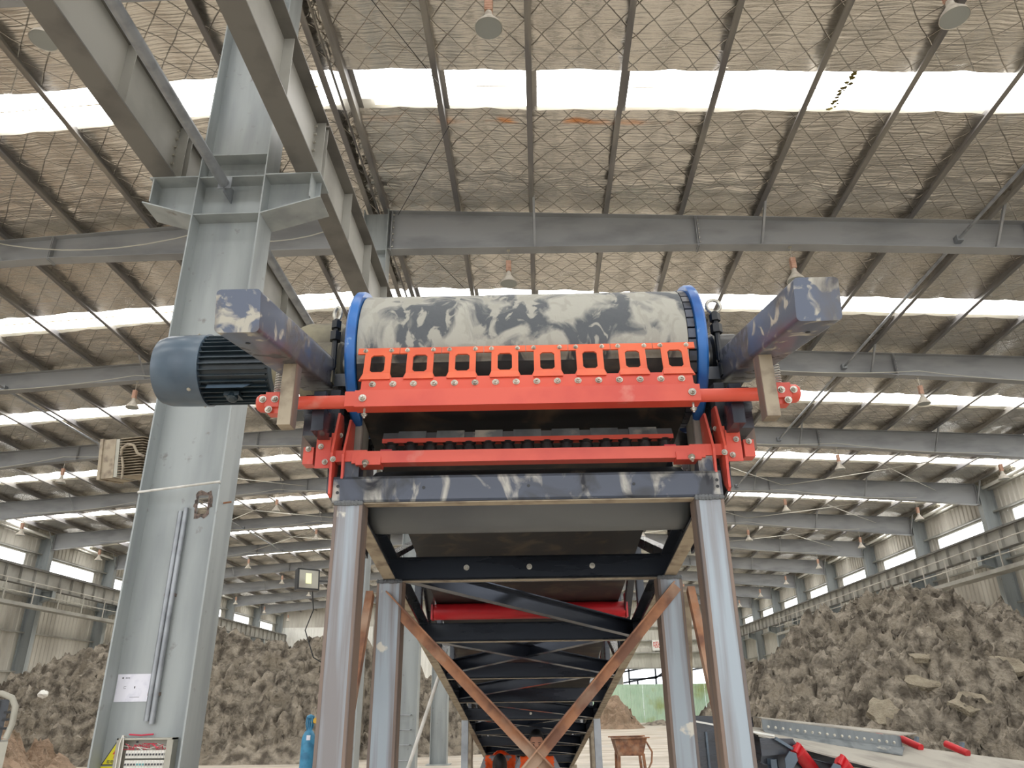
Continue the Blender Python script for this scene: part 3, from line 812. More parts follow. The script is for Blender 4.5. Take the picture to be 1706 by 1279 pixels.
for (x, y, z, r, lab) in ((-12.2, 19.4, 1.95, .12, 'white lump lying where the reddish heap meets the dark heap'),):
    rnd = random.Random(4); vs = []; fs = []; nu, nv = 10, 6
    for j in range(nv+1):
        for i in range(nu):
            t = 2*PI*i/nu; p = PI*j/nv; k = r*rnd.uniform(.8, 1.15)
            vs.append((x+k*math.sin(p)*math.cos(t), y+k*math.sin(p)*math.sin(t), z+.8*k*math.cos(p)))
    for j in range(nv):
        for i in range(nu): fs.append((j*nu+i, j*nu+(i+1) % nu, (j+1)*nu+(i+1) % nu, (j+1)*nu+i))
    m.add(vs, fs); build('stone', m, M_white, label=lab, cat='stone')

# ================================================================== belt conveyor
CA = .0157
def T(p):
    x, y, z = p
    return Vector((-.03 + x*math.cos(CA) - y*math.sin(CA), 2.63 + x*math.sin(CA) + y*math.cos(CA), z))
def TM(M):                                  # local matrix then conveyor transform
    return lambda p: T(M @ Vector(p))
SL = -.149
conv = empty('belt_conveyor', T((0, 2, 0)), 'long belt conveyor on steel legs sloping down away from the muddy head drum', 'conveyor')
# head drum
DZ, DR, HWD = 2.83, .258, .655
m = MB(); m.lathe([(DR-.03,-.61),(DR-.012,-.61),(DR-.012,.61),(DR-.03,.61)], (0,0,DZ), (1,0,0), 64, T)
build('drum_shell', m, M_rubber, conv, smooth=True)
for s in (-1, 1):
    m = MB(); a, b = (.602, .638)
    m.lathe([(DR-.03, s*a), (DR+.022, s*a), (DR+.026, s*(a+.008)), (DR+.026, s*(b-.008)), (DR+.018, s*b), (.19, s*b), (.17, s*(b-.03)), (.07, s*(b-.03)), (.07, s*(b+.03))], (0,0,DZ), (1,0,0), 64, T)
    build('drum_rim', m, M_blue, conv, smooth=True)
# rubber lagging visible at the right end
m = MB()
for i in range(40):
    t = 2*PI*i/40; c, sn = math.cos(t), math.sin(t); t2 = t+.13
    p = [(x, math.cos(tt)*rr, DZ+math.sin(tt)*rr) for x in (.574, .600) for tt, rr in ((t, DR-.01), (t, DR+.006), (t2, DR+.006), (t2, DR-.01))]
    m.add(p, [(0,1,2,3),(7,6,5,4),(0,4,5,1),(1,5,6,2),(2,6,7,3),(3,7,4,0)], T)
build('lagging_ribs', m, M_mud, conv, kind='stuff')
# belt: carrying strand, wrap, return strand
BR = DR+.004; BL0, BL1 = -.598, .572
def belt_mesh(yend):
    m = MB(); pts = []
    n0 = 14
    for i in range(n0):                        # top strand from the far end towards the drum
        y = yend + (0-yend)*i/n0; pts.append((y, DZ+BR + SL*y))
    nw = 40
    a0 = PI/2-.149; a1 = 3*PI/2-.149
    for i in range(nw+1):
        a = a0 + (a1-a0)*i/nw; pts.append((math.cos(a)*BR, DZ+math.sin(a)*BR))
    for i in range(1, n0+1):
        y = yend*i/n0; pts.append((y, DZ-BR+SL*y-.005))
    nx = 24; vs = []; fs = []; norm = []
    P = pts; K = len(P)
    for L_ in (0, 1):
        for k, (y, z) in enumerate(P):
            ya, za = P[max(k-1, 0)]; yb2, zb = P[min(k+1, K-1)]
            d = Vector((yb2-ya, zb-za)).normalized(); nn = Vector((-d.y, d.x))*(-.012 if L_ == 0 else 0)
            for i in range(nx+1):
                x = BL0+(BL1-BL0)*i/nx
                trough = .0
                if k < n0-2: trough = max(0, (abs(x-(BL0+BL1)/2)-.22))*.55*min(1, (n0-k)/5)
                w_ = .0025*noise.noise(Vector((x*6, k*.9, 3)))
                vs.append((x, y+nn.x*-1, z-nn.y+trough+w_))
    S = (nx+1)*K
    for k in range(K-1):
        for i in range(nx):
            a = k*(nx+1)+i; q = (a, a+1, a+nx+2, a+nx+1); fs.append(q); fs.append(tuple(S+j for j in reversed(q)))
    for k in range(K-1):
        for i in (0, nx):
            a = k*(nx+1)+i; q = (a, a+nx+1, S+a+nx+1, S+a); fs.append(q if i == 0 else tuple(reversed(q)))
    m.add(vs, fs, T)
    kc = n0+int(nw*.69)
    per = 2*nx
    for k in range(K-1):
        for q in range(per):
            if k >= kc or k < n0-1: m.mi[k*per+q] = 1
    return m
build('belt', belt_mesh(12.6), [M_belt, M_bclean], conv, smooth=True)
# snub pulley under the head drum
m = MB(); m.lathe([(.03,-.655),(.03,-.60),(.075,-.60),(.10,-.592),(.115,-.575),(.118,-.55),(.118,.55),(.115,.575),(.10,.592),(.075,.60),(.03,.60),(.03,.655)], (0,.15,2.325), (1,0,0), 40, T)
build('snub_pulley', m, M_grey, conv, smooth=True)
# shaft, bearings
m = MB(); m.lathe([(.045,-.86),(.045,.86)], (0,0,DZ), (1,0,0), 20, T); build('shaft', m, M_bolt, conv, smooth=True)
for s in (-1, 1):
    m = MB(); m.lathe([(.06, s*.70), (.085, s*.70), (.095, s*.71), (.095, s*.80), (.08, s*.82), (.05, s*.82)], (0,0,DZ), (1,0,0), 24, T)
    m.box(s*.755-.05, s*.755+.05, -.15, .15, DZ-.13, DZ-.085, T)
    m.prism([(s*.755-.045, -.1, DZ-.09), (s*.755-.045, .1, DZ-.09), (s*.755-.045, .07, DZ), (s*.755-.045, -.07, DZ)], (.09,0,0), T)
    b = build('bearing_block', m, M_black if s > 0 else M_box, conv, smooth=True)
    # lifting eye
    m = MB(); ey = Vector((s*.715, -.12, DZ+.135)); pts = []
    for i in range(17):
        t = 2*PI*i/16; pts.append(ey+Vector((math.cos(t)*.026, .0, math.sin(t)*.026+.03)) if s > 0 else ey+Vector((math.cos(t)*.008, math.sin(t)*.026, 0))+Vector((0,0,.03+0)))
    if s < 0: pts = [ey+Vector((math.cos(2*PI*i/16)*.012, math.cos(2*PI*i/16)*.0, 0))+Vector((0,0,.03+math.sin(2*PI*i/16)*.028)) for i in range(17)]
    m.tube(pts, .007, 8, T, cap=False); build('lifting_eye', m, M_bolt, conv, smooth=True)
    m = MB(); m.tube([(ey.x, ey.y, ey.z+.005), (ey.x, ey.y, ey.z-.20)], .011, 8, T); m.lathe([(.02,0),(.02,.03)], (ey.x, ey.y, ey.z-.035), (0,0,1), 6, T)
    m.lathe([(.022,0),(.022,.035)], (ey.x, ey.y, ey.z-.085), (0,0,1), 6, T); build('take_up_screw', m, M_black, conv)
# take-up side plates / head frame posts
for s in (-1, 1):
    m = MB(); x = s*.70
    m.prism([(x-.005, -.10, 2.30), (x-.005, .62, 2.20), (x-.005, .62, 2.74), (x-.005, .1, 2.76), (x-.005, -.10, 2.66)], (.01,0,0), T)
    m.bar((x, -.12, 2.72), (x, .7, 2.70), .10, .05, T=T)
    build('side_plate', m, M_dark, conv)
    m = MB(); x = s*.605
    m.box(x-.03, x+.03, -.19, -.12, 2.325, 2.41, T); build('head_post', m, M_mud, conv)
    m = MB(); m.channel((s*.60, -.02, 2.30), (s*.60, -.02, 2.70), .10, .05, .006, up=(0,1,0), side=-s, T=T); build('inner_post', m, M_gbelt, conv)
# box arms reaching towards the camera
for s in (-1, 1):
    a = Vector((s*.77, -.10, 2.752)); b = Vector((s*.77, -.885, 2.592)); m = MB()
    d = (b-a).normalized(); u = Vector((0,0,1)); u = (u-d*u.dot(d)).normalized(); hw, hh, rr = .060, .060, .012
    sec = []
    for (cx, cz, t0) in ((hw-rr, hh-rr, 0), (-hw+rr, hh-rr, PI/2), (-hw+rr, -hh+rr, PI), (hw-rr, -hh+rr, 1.5*PI)):
        for q in range(4):
            t = t0+q*PI/6; sec.append((cx+rr*math.cos(t), cz+rr*math.sin(t)))
    vs = [p+Vector((x,0,0))+u*z for p in (a, b) for x, z in sec]; n = len(sec)
    m.add(vs, [tuple(range(n)), tuple(range(2*n-1, n-1, -1))]+[(i, n+i, n+(i+1) % n, (i+1) % n) for i in range(n)], T)
    arm = build('box_arm', m, M_arm, conv, smooth=True, label='dark blue box section arm smeared with dried mud')
    for t in (.25, .86):
        m = MB(); c = a.lerp(b, t)-u*(hh+.0008); m.lathe([(.007,0),(.007,.001)], c+Vector((s*.01,0,0)), -u, 12, T); build('drilled_hole', m, M_black, arm)
    # hanging cleaner post below the arm (square bar)
    m = MB(); m.box(s*.742-.02, s*.742+.02, -.51, -.458, 2.405, 2.615, T)
    hp_ = build('hanging_post', m, M_under, conv, label='pale grey steel post hanging under the box arm')
    xi = s*.742-s*.0205
    m = MB(); m.box(min(xi, xi-s*.002), max(xi, xi-s*.002), -.51, -.458, 2.405, 2.615, T); build('rusty_edge', m, M_legr, hp_)
    # brackets and bearing parts between arm and frame
    m = MB(); m.bar((s*.76, -.12, 2.62), (s*.76, .25, 2.56), .09, .09, T=T); m.box(s*.70-.02, s*.70+.02, -.30, -.05, 2.46, 2.60, T)
    m.box(s*.74-.03, s*.74+.03, -.22, -.08, 2.47, 2.55, T); m.bar((s*.68, -.15, 2.66), (s*.68, -.10, 2.36), .035, .06, up=(0,1,0), T=T)
    build('arm_bracket', m, M_dark, conv)
    m = MB(); m.box(s*.78-.035, s*.78+.035, -.08, .02, 2.44, 2.56, T)
    build('greasy_bracket', m, M_legr, conv)

# truss ----------------------------------------------------------
ZL = lambda y: 2.135 + SL*y + (0.0)         # underside of the lower chord  (y local)
def zch(y): return 2.215 + SL*(y+.08)
TRH = .62; YT1 = 12.2
for s in (-1, 1):
    m = MB(); x = s*.615
    m.channel((x, -.10, zch(-.10)+.05), (x, YT1, zch(YT1)+.05), .10, .05, .007, side=-s, T=T); build('lower_chord', m, [M_dark], conv)
    m = MB(); m.bar((x-s*.02, -.10, zch(-.1)-.003), (x-s*.02, YT1, zch(YT1)-.003), .05, .004, T=T); build('chord_flange', m, M_under, conv, label='pale dusty underside flange of the lower chord')
    m = MB(); m.channel((x, .30, zch(.3)+TRH), (x, YT1, zch(YT1)+TRH), .09, .05, .007, side=-s, T=T); build('upper_chord', m, M_dark, conv)
YC = [.64, 1.77, 2.86, 3.86, 4.85, 5.9, 6.95, 8.0, 9.05, 10.1, 11.15]
for i, y in enumerate(YC):
    m = MB(); zb = zch(y)
    m.channel((-.615, y, zb+.05), (.615, y, zb+.05), .10, .05, .007, up=(0,.149,1), side=-1, T=T)
    cb = build('cross_beam', m, M_dark, conv)
    m = MB(); m.bar((-.60, y+.025, zb-.003), (.60, y+.025, zb-.003), .048, .004, T=T); build('flange', m, M_under, cb)
    if i in (0, 4, 8):
        for x in (-.27, .0, .27):
            m = MB(); m.hexb((x, y-.006, zb+.05), (0,-1,0), .009, .007, T); build('bolt', m, M_bolt, cb)
    for s in (-1, 1):
        m = MB(); m.channel((s*.615, y, zb+.09), (s*.615, y, zb+TRH), .06, .04, .006, up=(0,1,0), side=-s, T=T); build('truss_post', m, M_dark, conv)
        if i+1 < len(YC):
            y2 = YC[i+1]; m = MB()
            p = (s*.63, y, zch(y)+TRH-.04) if i % 2 else (s*.63, y, zch(y)+.1); q = (s*.63, y2, zch(y2)+.1) if i % 2 else (s*.63, y2, zch(y2)+TRH-.04)
            m.angle(p, q, .05, .005, up=(1,0,0), T=T); build('truss_diagonal', m, M_dark, conv)
diag = {0: 'L', 1: 'X', 2: 'R', 3: 'L', 4: 'X', 5: 'L', 6: 'X', 7: 'R', 8: 'L', 9: 'X'}
for i in range(len(YC)-1):
    y, y2 = YC[i], YC[i+1]; 
    for kind_ in (('L', 'R') if diag[i] == 'X' else (diag[i],)):
        x0 = -.57 if kind_ == 'L' else .57; m = MB(); dz = .045 if kind_ == 'L' else .065
        m.channel((x0, y+.03, zch(y)+dz), (-x0, y2-.03, zch(y2)+dz), .085, .04, .006, up=(0,.149,1), side=1 if kind_ == 'L' else -1, T=T)
        d = build('cross_diagonal', m, M_gloss, conv)
# front cross beam
m = MB(); m.channel((-.655, -.20, 2.282), (.642, -.20, 2.282), .088, .05, .008, side=-1, T=T)
fb = build('front_beam', m, M_mud, conv, label='muddy front cross beam')
m = MB(); m.bar((-.60, -.175, 2.236), (.60, -.175, 2.236), .05, .004, T=T); build('flange', m, M_under, fb)
for x, z in ((-.35, 2.285), (0, 2.285), (.35, 2.285), (-.638, 2.272), (-.638, 2.294), (.626, 2.272), (.626, 2.294)):
    m = MB(); m.lathe([(.0055,0),(.0055,.001)], (x, -.2045, z), (0,-1,0), 12, T); build('drilled_hole', m, M_black, fb)
# legs
def leg(x0, x1, y0, y1, z1, lab=None, par=conv, mf=None):
    m = MB(); w = x1-x0
    m.box(x0, x1, y0, y1, 0, z1, T)
    l = build('leg', m, M_leg, par)
    m = MB()
    for x in (x0, x1-.010): m.box(x, x+.010, y0-.0015, y0, 0, z1-.002, T)
    m.box(x0-.001, x0, y0, y1, 0, z1, T); m.box(x1, x1+.001, y0, y1, 0, z1, T)
    build('rusty_edge', m, M_legr, l)
    m = MB(); rnd = random.Random(int(x0*100)+int(y0*10)); n = 16
    for i in range(n):
        x = x0+(x1-x0)*(i+.5)/n; r = .006+rnd.random()*.003
        m.lathe([(r*.5,-r),(r,0),(r*.5,r)], (x, y0-.003, z1-.002), (0,0,1), 6, T)
    build('weld_bead', m, M_grey, l)
    m = MB(); m.box(x0-.04, x1+.04, y0-.04, y1+.04, 0, .012, T); build('foot_plate', m, M_legr, l)
    return l
leg(-.642, -.549, -.215, -.125, 2.235); leg(.547, .638, -.215, -.125, 2.235)
leg(-.645, -.54, .60, .70, zch(.65)-.005); leg(.54, .64, .60, .70, zch(.65)-.005)
# small far legs, painted blue-grey, and rusty trestles
for s in (-1, 1):
    m = MB(); m.box(s*.60-.03, s*.60+.03, 4.82, 4.88, 0, zch(4.85), T); build('leg', m, M_galv, conv)
    for (yy, xo) in ((5.9, .66), (6.5, .69)):
        m = MB(); m.channel((s*xo, yy, 0), (s*xo, yy, zch(yy)+.15), .09, .05, .006, up=(0,1,0), side=s, T=T); build('leg', m, M_under, conv)
    m = MB(); m.bar((s*.68, 5.9, .9), (s*.68, 6.5, 1.35), .05, .05, T=T); m.bar((s*.68, 5.9, .6), (s*.68, 6.5, .6), .05, .05, T=T); build('leg_brace', m, M_rust, conv)
    m = MB(); m.box(s*.62-.04, s*.62+.04, 9.5, 9.58, 0, zch(9.5), T); build('leg', m, M_under, conv)
# rusty braces (angle bars) between the rear legs
m = MB(); m.angle((-.60, .585, 2.055), (.57, .585, .905), .045, .006, up=(0,-1,0), side=1, T=T); build('rusty_brace', m, M_rust, conv, label='rusty angle brace running down to the right')
m = MB(); m.angle((.60, .57, 2.075), (-.51, .57, .895), .045, .006, up=(0,-1,0), side=-1, T=T); build('rusty_brace', m, M_rust, conv, label='rusty angle brace running down to the left')
for s in (-1, 1):
    m = MB(); m.bar((s*.672, .60, 2.05), (s*.668, -.10, .75), .04, .03, up=(1,0,0), T=T); build('rusty_brace', m, M_rust, conv)
m = MB(); m.bar((.665, .68, 2.06), (.80, 2.2, .0), .045, .045, T=T); build('rusty_brace', m, M_under, conv)
# lower rollers with red beams across the truss (return plough covers)
for (yy, w_) in ((2.35, .62), (4.35, .56)):
    zz = DZ-BR+SL*yy-.055; m = MB()
    m.lathe([(.03,-w_),(.05,-w_+.01),(.05,w_-.01),(.03,w_)], (0,yy,zz), (1,0,0), 20, T)
    for s in (-1, 1): m.box(s*w_-.006, s*w_+.006, yy-.05, yy+.05, zz-.05, zz+.10, T)
    build('return_roller', m, M_dred, conv, smooth=True)
for yy in (6.4, 8.4, 10.4):
    zz = DZ-BR+SL*yy-.055; m = MB(); m.lathe([(.04,-.55),(.04,.55)], (0,yy,zz), (1,0,0), 16, T); build('return_roller', m, M_rubber, conv, smooth=True)
# carrying idlers on the upper chord
for yy in [1.2+1.1*i for i in range(10)]:
    zz = DZ+BR+SL*yy-.08
    m = MB(); m.lathe([(.045,-.2),(.045,.2)], (0,yy,zz), (1,0,0), 14, T)
    for s in (-1, 1):
        m.tube([(s*.23, yy, zz+.0), (s*.55, yy, zz+.17)], .045, 12, T)
        m.box(s*.60-.015, s*.60+.015, yy-.02, yy+.02, zch(yy)+TRH, zz+.2, T)
    build('carrying_idler', m, M_dred, conv, smooth=True)

# ================================================================== upper belt scraper
def spring(c, r, h, n, wr, axis=(0,0,1), T_=T):
    ax = Vector(axis).normalized(); a = ax.orthogonal().normalized(); b = ax.cross(a); pts = []
    for i in range(n*10+1):
        t = 2*PI*i/10; pts.append(Vector(c)+ax*(h*i/(n*10))+(a*math.cos(t)+b*math.sin(t))*r)
    m = MB(); m.tube(pts, wr, 5, T_); return m
s1 = empty('belt_scraper', T((0, -.42, 2.5)), 'orange-red belt scraper with a row of windowed blade holders against the muddy drum', 'scraper')
YB1, ZB1, B1 = -.36, 2.547, .058
m = MB(); m.box(-.567, .567, YB1, YB1+B1, ZB1-B1/2, ZB1+B1/2, T); sb = build('square_bar', m, M_red, s1)
for x in (-.54, .54):
    m = MB(); m.hexb((x, YB1-.001, ZB1), (0,-1,0), .0095, .012, T); build('bolt', m, M_bolt, sb)
    m = MB(); m.tube([(x+.004, YB1+.02, ZB1-B1/2+.001), (x+.004, YB1+.02, ZB1-B1/2-.022)], .004, 6, T)
    m.hexb((x+.004, YB1+.02, ZB1-B1/2-.02), (0,0,-1), .008, .008, T); build('set_bolt', m, M_bolt, sb)
for s in (-1, 1):
    m = MB(); m.tube([(s*.52, YB1+.03, ZB1), (s*.86, YB1+.03, ZB1)], .0225, 20, T)
    m.box(min(s*.55, s*.60), max(s*.55, s*.60), YB1+.002, YB1+.056, ZB1-.026, ZB1+.026, T) if s < 0 else None
    t_ = build('bar_tube', m, M_red, s1, smooth=True)
    # clamp head, spring bracket
    m = MB(); m.lathe([(.026, s*.845), (.031, s*.85), (.031, s*.885), (.024, s*.895)], (0, YB1+.03, ZB1), (1,0,0), 20, T)
    m.box(min(s*.815, s*.86), max(s*.815, s*.86), YB1-.006, YB1+.06, ZB1-.026, ZB1+.026, T)
    m.box(s*.83-.022, s*.83+.022, YB1+.005, YB1+.045, ZB1-.045, ZB1-.026, T)
    m.prism([(s*.82-.006, YB1+.06, ZB1-.02), (s*.82-.006, YB1+.14, ZB1+.02), (s*.82-.006, YB1+.14, ZB1+.13), (s*.82-.006, YB1+.09, ZB1+.13)], (.012,0,0), T)
    cl = build('clamp', m, M_red, s1, smooth=True)
    for x, z in ((s*.828, ZB1), (s*.868, ZB1), (s*.845, ZB1-.036)):
        m = MB(); m.hexb((x, YB1-.006, z), (0,-1,0), .009, .010, T); build('bolt', m, M_bolt, cl)
    build('spring', spring(Vector((s*.838, YB1+.05, ZB1+.03)), .015, .11, 12, .0026), M_spring, s1, smooth=True)
# bolted plate above the bar
pb = [(-.545, YB1+.028, ZB1+.028), (.545, YB1+.028, ZB1+.028)]
pl0 = Vector((0, YB1+.022, ZB1+.028)); pl1 = Vector((0, YB1+.036, ZB1+.090))
dn = (pl1-pl0).normalized(); nn = Vector((0, dn.z, -dn.y))          # nn points forward/away? x cross
nn = Vector((0, -dn.z, dn.y))                                         # towards the camera
def onp(x, h, off=0): return pl0 + Vector((x,0,0)) + dn*h + nn*off
PH1 = .062
m = MB(); m.prism([onp(-.555,-.004), onp(.555,-.004), onp(.555,PH1-.01), onp(.545,PH1), onp(-.545,PH1), onp(-.555,PH1-.01)], -nn*.006, T); m.prism([onp(-.555,-.002,.012), onp(.555,-.002,.012), onp(.555,.006,.012), onp(-.555,.006,.012)], -nn*.016, T)
bp_ = build('bolt_plate', m, M_red, s1)
for i in range(16):
    x = -.517+1.034*i/15
    if i == 0:
        m = MB(); m.hexb(onp(x, .034, .0), nn, .0088, .008, T); pbolt = build('bolt', m, M_bolt, bp_)
    else: dupe(pbolt, T(onp(x,.034))-T(onp(-.517,.034)), bp_)
# windowed holders
hd0 = onp(0, .054, -.004); top = Vector((0, -.292, 2.762)); dh = (top-hd0); HL = dh.length; dh.normalize(); hn = Vector((0, -dh.z, dh.y))
def onh(x, h, off=0): return hd0 + Vector((x,0,0)) + dh*h + hn*off
P8 = 1.165/8; tk = .006
for i in range(8):
    c = -.5825+P8*(i+.5); hw = .056 if i else .056
    m = MB()
    def rect(x0, x1, h0, h1):
        m.prism([onh(x0,h0), onh(x1,h0), onh(x1,h1), onh(x0,h1)], -hn*tk, T)
    wx0, wx1, wh0, wh1 = c-.0245, c+.0245, HL*.25, HL*.77
    rect(c-P8/2+.001, c+P8/2-.001, HL*.82, HL)                 # top strip
    rect(c-.046, wx0, 0, HL*.82); rect(wx1, c+.046, 0, HL*.82)
    rect(wx0, wx1, 0, wh0); rect(wx0, wx1, wh1, HL*.82)
    # flare at the foot and rounded window corners
    m.prism([onh(c-.046,0), onh(c-.046,.03), onh(c-.058,0)], -hn*tk, T); m.prism([onh(c+.046,0), onh(c+.058,0), onh(c+.046,.03)], -hn*tk, T)
    for (sx, x) in ((1, wx0), (-1, wx1)):
        for (sz, h) in ((1, wh0), (-1, wh1)):
            m.prism([onh(x,h), onh(x+sx*.008,h), onh(x,h+sz*.008)], -hn*tk, T)
    # foot bend
    m.prism([onh(c-.05,-.002,.010), onh(c+.05,-.002,.010), onh(c+.046,.03,.0), onh(c-.046,.03,.0)], -hn*.004, T)
    h_ = build('blade_holder', m, M_orange, s1)
    for x in (c-.046, c+.044):
        m = MB(); m.hexb(onh(x, HL*.915, 0), hn, .0062, .006, T); build('screw', m, M_bolt, h_)
    m = MB(); m.prism([onh(c-P8/2+.004, HL*.90, -tk), onh(c+P8/2-.004, HL*.90, -tk), onh(c+P8/2-.004, HL*1.0, -tk-.0), onh(c-P8/2+.004, HL*1.0, -tk)], Vector((0,.012,.004)), T)
    build('blade', m, M_rubber, h_)

# ================================================================== lower belt scraper
s2 = empty('belt_scraper', T((0, -.2, 2.4)), 'red lower belt scraper with a row of short black blades under the drum', 'scraper')
YB2, ZB2 = -.20, 2.405
m = MB(); m.box(-.60, .60, YB2, YB2+.05, ZB2-.03, ZB2+.012, T); sb = build('square_bar', m, M_red, s2)
for s in (-1, 1):
    m = MB(); m.box(min(s*.55, s*.70), max(s*.55, s*.665), YB2+.005, YB2+.045, ZB2-.022, ZB2+.018, T); build('end_bar', m, M_red, s2)
    m = MB(); m.box(min(s*.50, s*.585), max(s*.50, s*.585), YB2-.006, YB2+.055, ZB2-.038, ZB2-.010, T); sk = build('sleeve', m, M_red, s2)
    m = MB(); m.hexb((s*.55, YB2-.008, ZB2-.03), (0,-.6,-.8), .009, .014, T); build('bolt', m, M_bolt, sk)
    # slotted hanger plates
    m = MB(); x = s*.662
    m.prism([(x-.004, YB2-.02, ZB2-.14), (x-.004, YB2-.005, ZB2-.15), (x-.004, YB2+.03, ZB2-.12), (x-.004, YB2+.10, ZB2+.12), (x-.004, YB2+.08, ZB2+.17), (x-.004, YB2+.03, ZB2+.165), (x-.004, YB2-.03, ZB2)], (.008,0,0), T)
    x = s*.628
    m.prism([(x-.004, YB2+.00, ZB2-.14), (x-.004, YB2+.04, ZB2-.13), (x-.004, YB2+.12, ZB2+.02), (x-.004, YB2+.12, ZB2+.15), (x-.004, YB2+.06, ZB2+.15), (x-.004, YB2-.01, ZB2+.0)], (.008,0,0), T)
    hp = build('hanger_plate', m, M_red, s2)
    m = MB(); m.box(min(s*.67, s*.725), max(s*.67, s*.725), YB2+.0, YB2+.006, ZB2-.045, ZB2+.065, T); m.box(min(s*.665, s*.675), max(s*.665, s*.675), YB2-.0, YB2+.05, ZB2-.05, ZB2+.08, T)
    m.box(min(s*.733, s*.768), max(s*.733, s*.768), YB2+.0, YB2+.05, ZB2-.03, ZB2+.03, T)
    fp = build('face_plate', m, M_red, s2)
    for (x, z, oy) in ((s*.69, ZB2-.025, 0), (s*.708, ZB2+.03, 0), (s*.75, ZB2+.022, 0), (s*.655, ZB2-.025, .03), (s*.66, ZB2+.09, -.06)):
        m = MB(); m.hexb((x, YB2-.003-oy, z), (0,-1,0), .0075, .010, T); build('bolt', m, M_bolt, fp)
    build('spring', spring((s*.70, YB2+.03, ZB2+.075), .010, .10, 10, .0024, axis=(0, .4, 1)), M_spring, s2, smooth=True)
ZR, YR2 = 2.492, -.075
m = MB(); m.box(-.52, .52, YR2-.02, YR2+.03, ZR-.006, ZR, T); m.box(-.52, .52, YR2-.022, YR2-.016, ZR-.012, ZR+.004, T); build('blade_rail', m, M_red, s2)
for i in range(15):
    x = -.49+.98*i/14
    if i == 0:
        m = MB(); m.lathe([(.016,-.05),(.024,-.045),(.026,-.025),(.02,-.012),(.026,-.004),(.02,0)], (x, YR2, ZR-.006), (0,0,1), 14, T); rb0 = build('rubber_buffer', m, M_rubber, s2, smooth=True)
    else: dupe(rb0, T((x,0,0))-T((-.49,0,0)), s2)
for i in range(15):
    x = -.485+.97*i/14; hi = i % 2
    m = MB(); w_ = .05 if hi else .036
    m.prism([(x-w_, YR2-.014-(.006 if hi else 0), ZR), (x+w_, YR2-.014-(.006 if hi else 0), ZR), (x+w_, YR2+.004, ZR+(.040 if hi else .034)), (x-w_, YR2+.004, ZR+(.040 if hi else .034))], (0,.010,.0), T)
    m.box(x-w_*.8, x+w_*.8, YR2-.016, YR2-.008, ZR-.004, ZR+.006, T)
    b_ = build('blade', m, M_gskirt if hi else M_grey, s2)
m = MB(); m.box(-.5, .5, YR2+.0, YR2+.02, ZR-.075, ZR-.056, T); m.box(-.51,-.47, YB2+.03, YR2+.02, ZR-.075, ZR-.06, T); m.box(.47,.51, YB2+.03, YR2+.02, ZR-.075, ZR-.06, T); build('support_rib', m, M_dred, s2)

# ================================================================== drive motor and gearbox
mo = empty('electric_motor', T((-1.2, .08, 2.86)), 'blue-grey finned electric motor with a smooth fan cowl, left of the drum', 'motor')
MY, MZ, MR = .17, 2.90, .135
ax = (1, 0, 0)
m = MB(); m.lathe([(.05,-1.502),(.105,-1.505),(.135,-1.49),(.146,-1.455),(.148,-1.38),(.148,-1.31),(.150,-1.305),(.150,-1.298),(.14,-1.298)], (0,MY,MZ), ax, 48, T); cow = build('fan_cowl', m, M_motor, mo, smooth=True)
m = MB()
for t in (-.6, .6, 2.2, 3.7): m.hexb((-1.34, MY+.148*math.cos(t-1.6), MZ+.148*math.sin(t-1.6)), (0, math.cos(t-1.6), math.sin(t-1.6)), .006, .004, T)
build('cowl_screw', m, M_bolt, cow)
m = MB(); m.lathe([(.11,-1.31),(.122,-1.31),(.122,-1.02),(.135,-1.02),(.14,-1.01),(.14,-.985),(.11,-.975)], (0,MY,MZ), ax, 40, T); build('motor_body', m, M_fin, mo, smooth=True)
for i in range(36):
    t = 2*PI*i/36+.04
    if abs(((t+PI/2+.75) % (2*PI)) - 0) < .001: continue
    c, sn = math.cos(t), math.sin(t); m = MB()
    p0 = (-1.30, MY+c*.12, MZ+sn*.12); p1 = (-1.03, MY+c*.12, MZ+sn*.12)
    m.bar((-1.30, MY+c*.131, MZ+sn*.131), (-1.03, MY+c*.131, MZ+sn*.131), .004, .026, up=(0, c, sn), T=T); build('fin', m, M_fin, mo)
m = MB(); t = -PI/2-.75; c, sn = math.cos(t), math.sin(t)
m.prism([(-1.27, MY+c*.137+.02, MZ+sn*.137+.012), (-1.09, MY+c*.137+.02, MZ+sn*.137+.012), (-1.11, MY+c*.147-.01, MZ+sn*.147-.012), (-1.26, MY+c*.147-.01, MZ+sn*.147-.012)], (0, c*.014, sn*.014), T); build('nameplate_base', m, M_motor, mo)
m = MB(); m.lathe([(.02,-.01),(.022,.0),(.022,.02),(.012,.026)], (-1.17, MY-.06, MZ-.138), (0,-.4,-1), 12, T); m.box(-1.20,-1.14, MY-.08, MY-.02, MZ-.145, MZ-.128, T); build('cable_gland', m, M_fin, mo)
m = MB(); m.lathe([(.14,-.985),(.15,-.98),(.15,-.955),(.12,-.945),(.12,-.90),(.155,-.89),(.165,-.86),(.165,-.74),(.15,-.72),(.10,-.71)], (0,MY-.06,MZ-.01), ax, 36, T); gb = build('gearbox', m, M_box, mo, smooth=True)
m = MB()
for i in range(10):
    t = 2*PI*i/10; m.hexb((-.955, MY+.138*math.cos(t)-.06, MZ+.138*math.sin(t)), (-1,0,0), .008, .008, T)
build('flange_bolt', m, M_bolt, gb)
m = MB(); m.box(-.97, -.87, MY-.04, MY+.08, MZ-.20, MZ-.14, T); m.lathe([(.03,0),(.03,.03)], (-1.0, MY-.03, MZ-.17), (0,0,-1), 12, T); build('mounting_foot', m, M_fin, mo)

